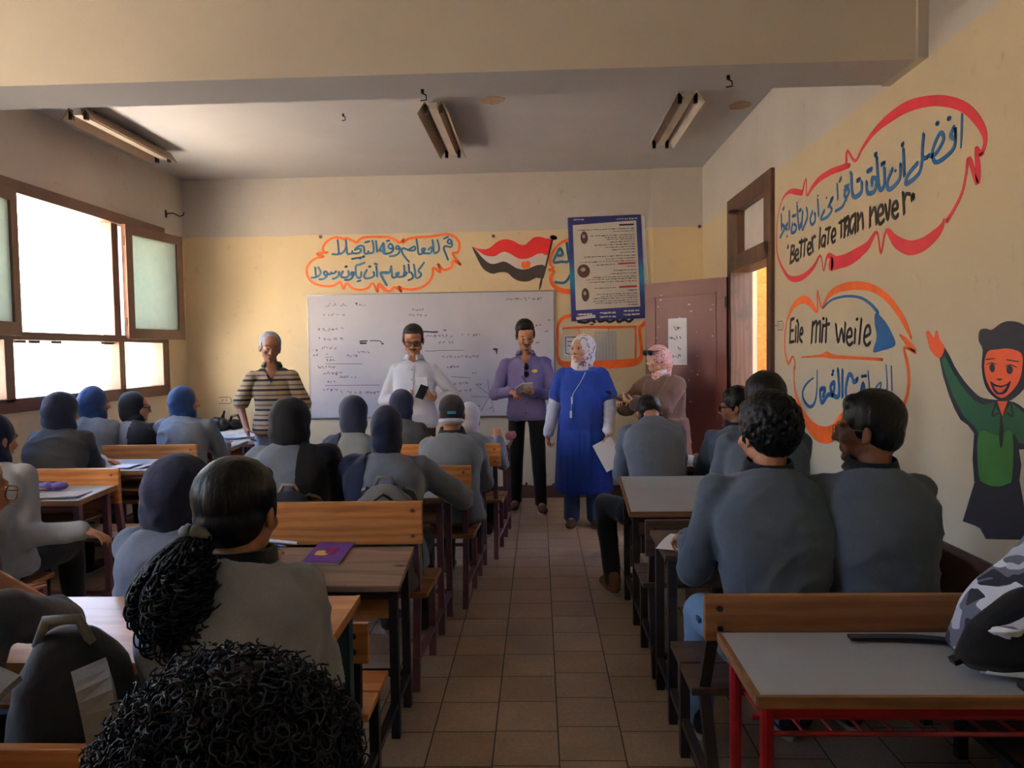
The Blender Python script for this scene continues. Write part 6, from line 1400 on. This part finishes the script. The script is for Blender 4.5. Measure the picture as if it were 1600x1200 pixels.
garment(o, 'trousers', f_, 'trouser_black', .010, .004, 9, (1, 1, .6), 34); [shoe(o, p.A[i], p.fy[i], 'shoe_black') for i in (0, 1)]
# man in violet
o, p = standing('person', 'tall man in a violet shirt writing in a small notepad', 822, 502, 7.12, RAD(180), hs=1.08, sw=.182, yaw=10, pitch=26, roll=3, W=((-.07, .24, 1.16), (.14, .27, 1.17)), eh=((-.7, -.4, -.8), (.7, -.4, -.8)), hl=dict(d=(.75, .45, .02), n=(.1, .0, 1), curl=24), hr=dict(d=(-.5, .55, -.1), n=(-.4, .3, -.6), curl=44), skin='skin_a', jaw=.95, nose=1.1, feet=((-.13, .04, .12), (.12, -.10, -.12)))
p_viol, o_viol = p, o
face_bits(o, p.H, p.R, p.hs, 'hair_black', down=True); short_hair(o, p, 'hair_black', .0, .003, 55, top=.006, recede=.005)
mb = MB(); T = lambda x, y, z: p.H + p.R @ V((x, y, z)) * p.hs; mb.tube([T(-.026, .084, -.052), T(-.010, .093, -.047), T(.010, .093, -.047), T(.026, .084, -.052)], [.003, .005, .005, .003], 8); mb.ell(T(0, .071, -.102), (.022, .017, .013), p.R); mb.build('beard', 'hair_black', o, True)
def f_(mb): torso(mb, p, .018, -.26, .94, .02); arms(mb, p, .022, (.074, .066, .050), 1.92)
garment(o, 'shirt', f_, 'shirt_violet', .009, .006, 8, (1.2, 1.2, .8), 35, 5, fold=.013)
shirt_collar(o, p, 'shirt_violet', .072, 32); vneck(o, p.N.z - .13, .4)
placket(o, 'shirt', 'shirt_violet', p.N.z - .14, .93, 'black_plastic2')
M['badge'] = plain('gold_badge', rgb(214, 170, 60), .4, .2, 60)
mb = MB(); yb_ = front(o, 'shirt', -.085, 1.36) + .001; mb.prism([V((-.085 + .028 * cos(q * pi / 8), yb_ - .006, 1.36 + .016 * sin(q * pi / 8))) for q in range(16)], (0, .010, 0)); mb.build('badge', 'badge', o)
def f_(mb): legs(mb, p, (.096, .074, .062), .98); mb.ell(p.P, (.160, .120, .10))
garment(o, 'trousers', f_, 'trouser_black', .010, .004, 9, (1, 1, .6), 36); [shoe(o, p.A[i], p.fy[i], 'shoe_brown') for i in (0, 1)]
# woman in blue
o, p = standing('person', 'woman in a long royal blue dress and white floral headscarf', 910, 520, 6.52, RAD(168), hs=1.1, sw=.168, yaw=-26, pitch=-4, cover=.14, W=((-.245, .17, .84), (.30, .10, .80)), eh=((-.5, -.8, -.2), (.5, -.8, -.2)), hl=dict(d=(-.1, .25, -1), n=(1, 0, 0), curl=26), hr=dict(d=(.05, .2, -1), n=(-.9, .3, 0), curl=40), skin='skin_c', jaw=1.08, nl=.30, belly=.04, feet=((-.10, .03, .5), (.10, .06, .1)), ears=False)
p_blue, o_blue = p, o
face_bits(o, p.H, p.R, p.hs, 'hair_dark'); hijab(o, p, 'floral', .01, wide=1.12, seed=21, amp=.006); 
def f_(mb):
    torso(mb, p, .026, -.1, .97, .0, .05, 1.12); arms(mb, p, .03, (.084, .086, .08), .55); R_ = []
    for z, a, b in ((1.02, .205, .165), (.80, .225, .185), (.55, .245, .20), (.32, .262, .212), (.30, .255, .205)): R_.append(mb.ring((0, .01, z), (a, 0, 0), (0, b, 0), 40, 2.2))
    mb.skin(R_)
garment(o, 'dress', f_, 'dress_blue', .010, .010, 11, (1.3, 1.3, .12), 37, 4)
def f_(mb): arms(mb, p, .01, (.066, .068, .050), 1.93)
garment(o, 'white_sleeves', f_, 'sleeve_white', .009, .007, 14, (.6, .6, 2), 38, fold=.012)
def f_(mb): legs(mb, p, (.096, .080, .076), .98)
garment(o, 'jeans', f_, 'jeans', .010, .004, 9, (1, 1, .6), 39); [shoe(o, p.A[i], p.fy[i], 'shoe_brown', .25) for i in (0, 1)]
mb = MB(); q_ = [(x_, front(o, 'dress', x_, z_) + .004, z_) for x_, z_ in ((-.045, 1.36), (-.03, 1.32), (-.01, 1.28), (.015, 1.24), (.04, 1.20), (.055, 1.17), (.062, 1.12), (.066, 1.05), (.068, 1.0))]; mb.tube(q_, .0024, 5); b_ = V(q_[6]); mb.box(b_ - V((.007, 0, .03)), b_ + V((.007, .006, .03))); b_ = V(q_[8]); mb.box(b_ - V((.009, 0, .03)), b_ + V((.009, .007, .03))); mb.build('lanyard', 'white_paper', o)
# woman in brown
o, p = standing('person', 'woman in a dusty brown coat and rose patterned headscarf typing on a phone', 1038, 537, 6.42, RAD(118), hs=1.1, sw=.185, yaw=4, pitch=30, cover=.15, W=((-.06, .36, 1.10), (.12, .34, 1.10)), eh=((-1, -.3, -.7), (1, -.3, -.7)), hl=dict(d=(.35, .8, .25), n=(.2, -.2, .9), curl=32), hr=dict(d=(-.45, .8, .15), n=(-.2, .1, -.9), curl=30), skin='skin_c', jaw=1.06, nl=.30, belly=.05, lean=.04, ears=False)
p_brown, o_brown = p, o
face_bits(o, p.H, p.R, p.hs, 'hair_dark', down=True); hijab(o, p, 'rose', .05, wide=1.08, seed=22, amp=.008)
neck_ring(o, p, 'white_undercollar', 'whitescarf', .082, .055)
def f_(mb):
    torso(mb, p, .034, -.1, .97, .0, .05, 1.12); arms(mb, p, .04, (.098, .096, .070), 1.9); R_ = []
    for z, a, b in ((.95, .215, .19), (.75, .235, .205), (.5, .25, .215), (.22, .262, .225), (.20, .25, .215)): R_.append(mb.ring((0, .0, z), (a, 0, 0), (0, b, 0), 36, 2.2))
    mb.skin(R_)
garment(o, 'coat', f_, 'coat_brown', .010, .010, 8, (1.2, 1.2, .5), 40, 4, fold=.016)
def f_(mb): legs(mb, p, (.09, .075, .07), .98)
garment(o, 'trousers', f_, 'trouser_black', .011, .003, 9, (1, 1, .6), 41); [shoe(o, p.A[i], p.fy[i], 'shoe_black', .25) for i in (0, 1)]

# ------------------------------------------------------------------ things in hands
def on_person(o, P_): return Matrix.Translation(o.location) @ Matrix.Rotation(o.rotation_euler.z, 4, 'Z') @ V(P_)
def phone(label, o, P_, R_, w_=.074, l=.155, m='black_plastic2'):
    r = thing('phone', label, 'phone', on_person(o, P_), 'phones in hand'); r.rotation_euler = (Matrix.Rotation(o.rotation_euler.z, 3, 'Z') @ R_).to_euler()
    MB().box((-w_ / 2, -l / 2, -.0045), (w_ / 2, l / 2, .0035)).build('phone_body', m, r, bevel=.002)
    MB().box((-w_ / 2 + .004, -l / 2 + .004, .0036), (w_ / 2 - .004, l / 2 - .004, .0042)).build('screen', 'dark_lens', r)
def mid(p, f=.09): return (p.W[0] + p.W[1]) / 2
phone('black phone in the hands of the man in the white shirt', o_white, (-.115, .315, 1.205), rotm(0) @ Matrix.Rotation(RAD(55), 3, 'X') @ Matrix.Rotation(RAD(25), 3, 'Z'))
phone('slim phone in the hands of the woman in the brown coat', o_brown, (.03, .50, 1.16), Matrix.Rotation(RAD(35), 3, 'X') @ Matrix.Rotation(RAD(-5), 3, 'Z'))
r = thing('notepad', 'small open white notepad held by the man in the violet shirt', 'notepad', on_person(o_viol, (.02, .335, 1.215))); r.rotation_euler = (Matrix.Rotation(o_viol.rotation_euler.z, 3, 'Z') @ Matrix.Rotation(RAD(38), 3, 'X') @ Matrix.Rotation(RAD(20), 3, 'Y')).to_euler()
for sx in (-1, 1):
    mb = MB(); mb.hexa([V((sx * x_, y_, abs(x_) * -.35 + z_)) for x_ in (0, .085) for y_ in (-.065, .065) for z_ in (0, .006)]); mb.build('page', 'white_paper', r)
pn = MB().tube([(-.05, -.01, .01), (-.03, .01, .12)], .004, 8).build('pen', 'black_plastic2', loc=r.location); pn.rotation_euler = r.rotation_euler; tag(pn, 'dark pen in the writing hand of the man in the violet shirt', 'pen')
c_ = on_person(o_blue, p_blue.W[0] + V((.0, .075, -.15)))
r = thing('paper_bundle', 'folded white papers held low by the woman in blue', 'paper', c_); r.rotation_euler = (RAD(8), RAD(28), RAD(175))
for i in range(3): MB().box((-.085 + .006 * i, -.003 + .004 * i, -.14 - .006 * i), (.075 + .008 * i, -.001 + .004 * i, .10)).build('sheet', 'white_paper', r)
def shades(label, M4, hang=False):
    r = thing('sunglasses', label, 'sunglasses', M4.to_translation(), 'pairs of sunglasses'); r.rotation_euler = M4.to_euler()
    mb = MB(); mb.tube([(-.07, 0, .005), (-.03, .006, .012), (0, .008, .010), (.03, .006, .012), (.07, 0, .005)], .003, 6); mb.build('glasses_frame', 'black_plastic2', r)
    for sx in (-1, 1):
        MB().ell((sx * .034, .005, -.008), (.030, .004, .024), None, 16, 8).build('lens', 'dark_lens', r, True); MB().tube([(sx * .07, 0, .005), (sx * .072, -.06, .004), (sx * .068, -.12, -.01)], .0028, 6).build('temple_arm', 'black_plastic2', r)
Mw = lambda o, P_, R_: Matrix.Translation(on_person(o, P_)) @ (Matrix.Rotation(o.rotation_euler.z, 3, 'Z') @ R_).to_4x4()
shades('dark sunglasses hooked in the open collar of the violet shirt', Mw(o_viol, (.0, .168, 1.365), Matrix.Rotation(RAD(90), 3, 'Y') @ Matrix.Rotation(RAD(0), 3, 'X')))
shades('dark sunglasses pushed up on the rose headscarf', Mw(o_brown, tuple(p_brown.H + p_brown.R @ V((0, .048, .122))), p_brown.R @ Matrix.Rotation(RAD(25), 3, 'X')))
bpy.data.scenes.remove(TMP)
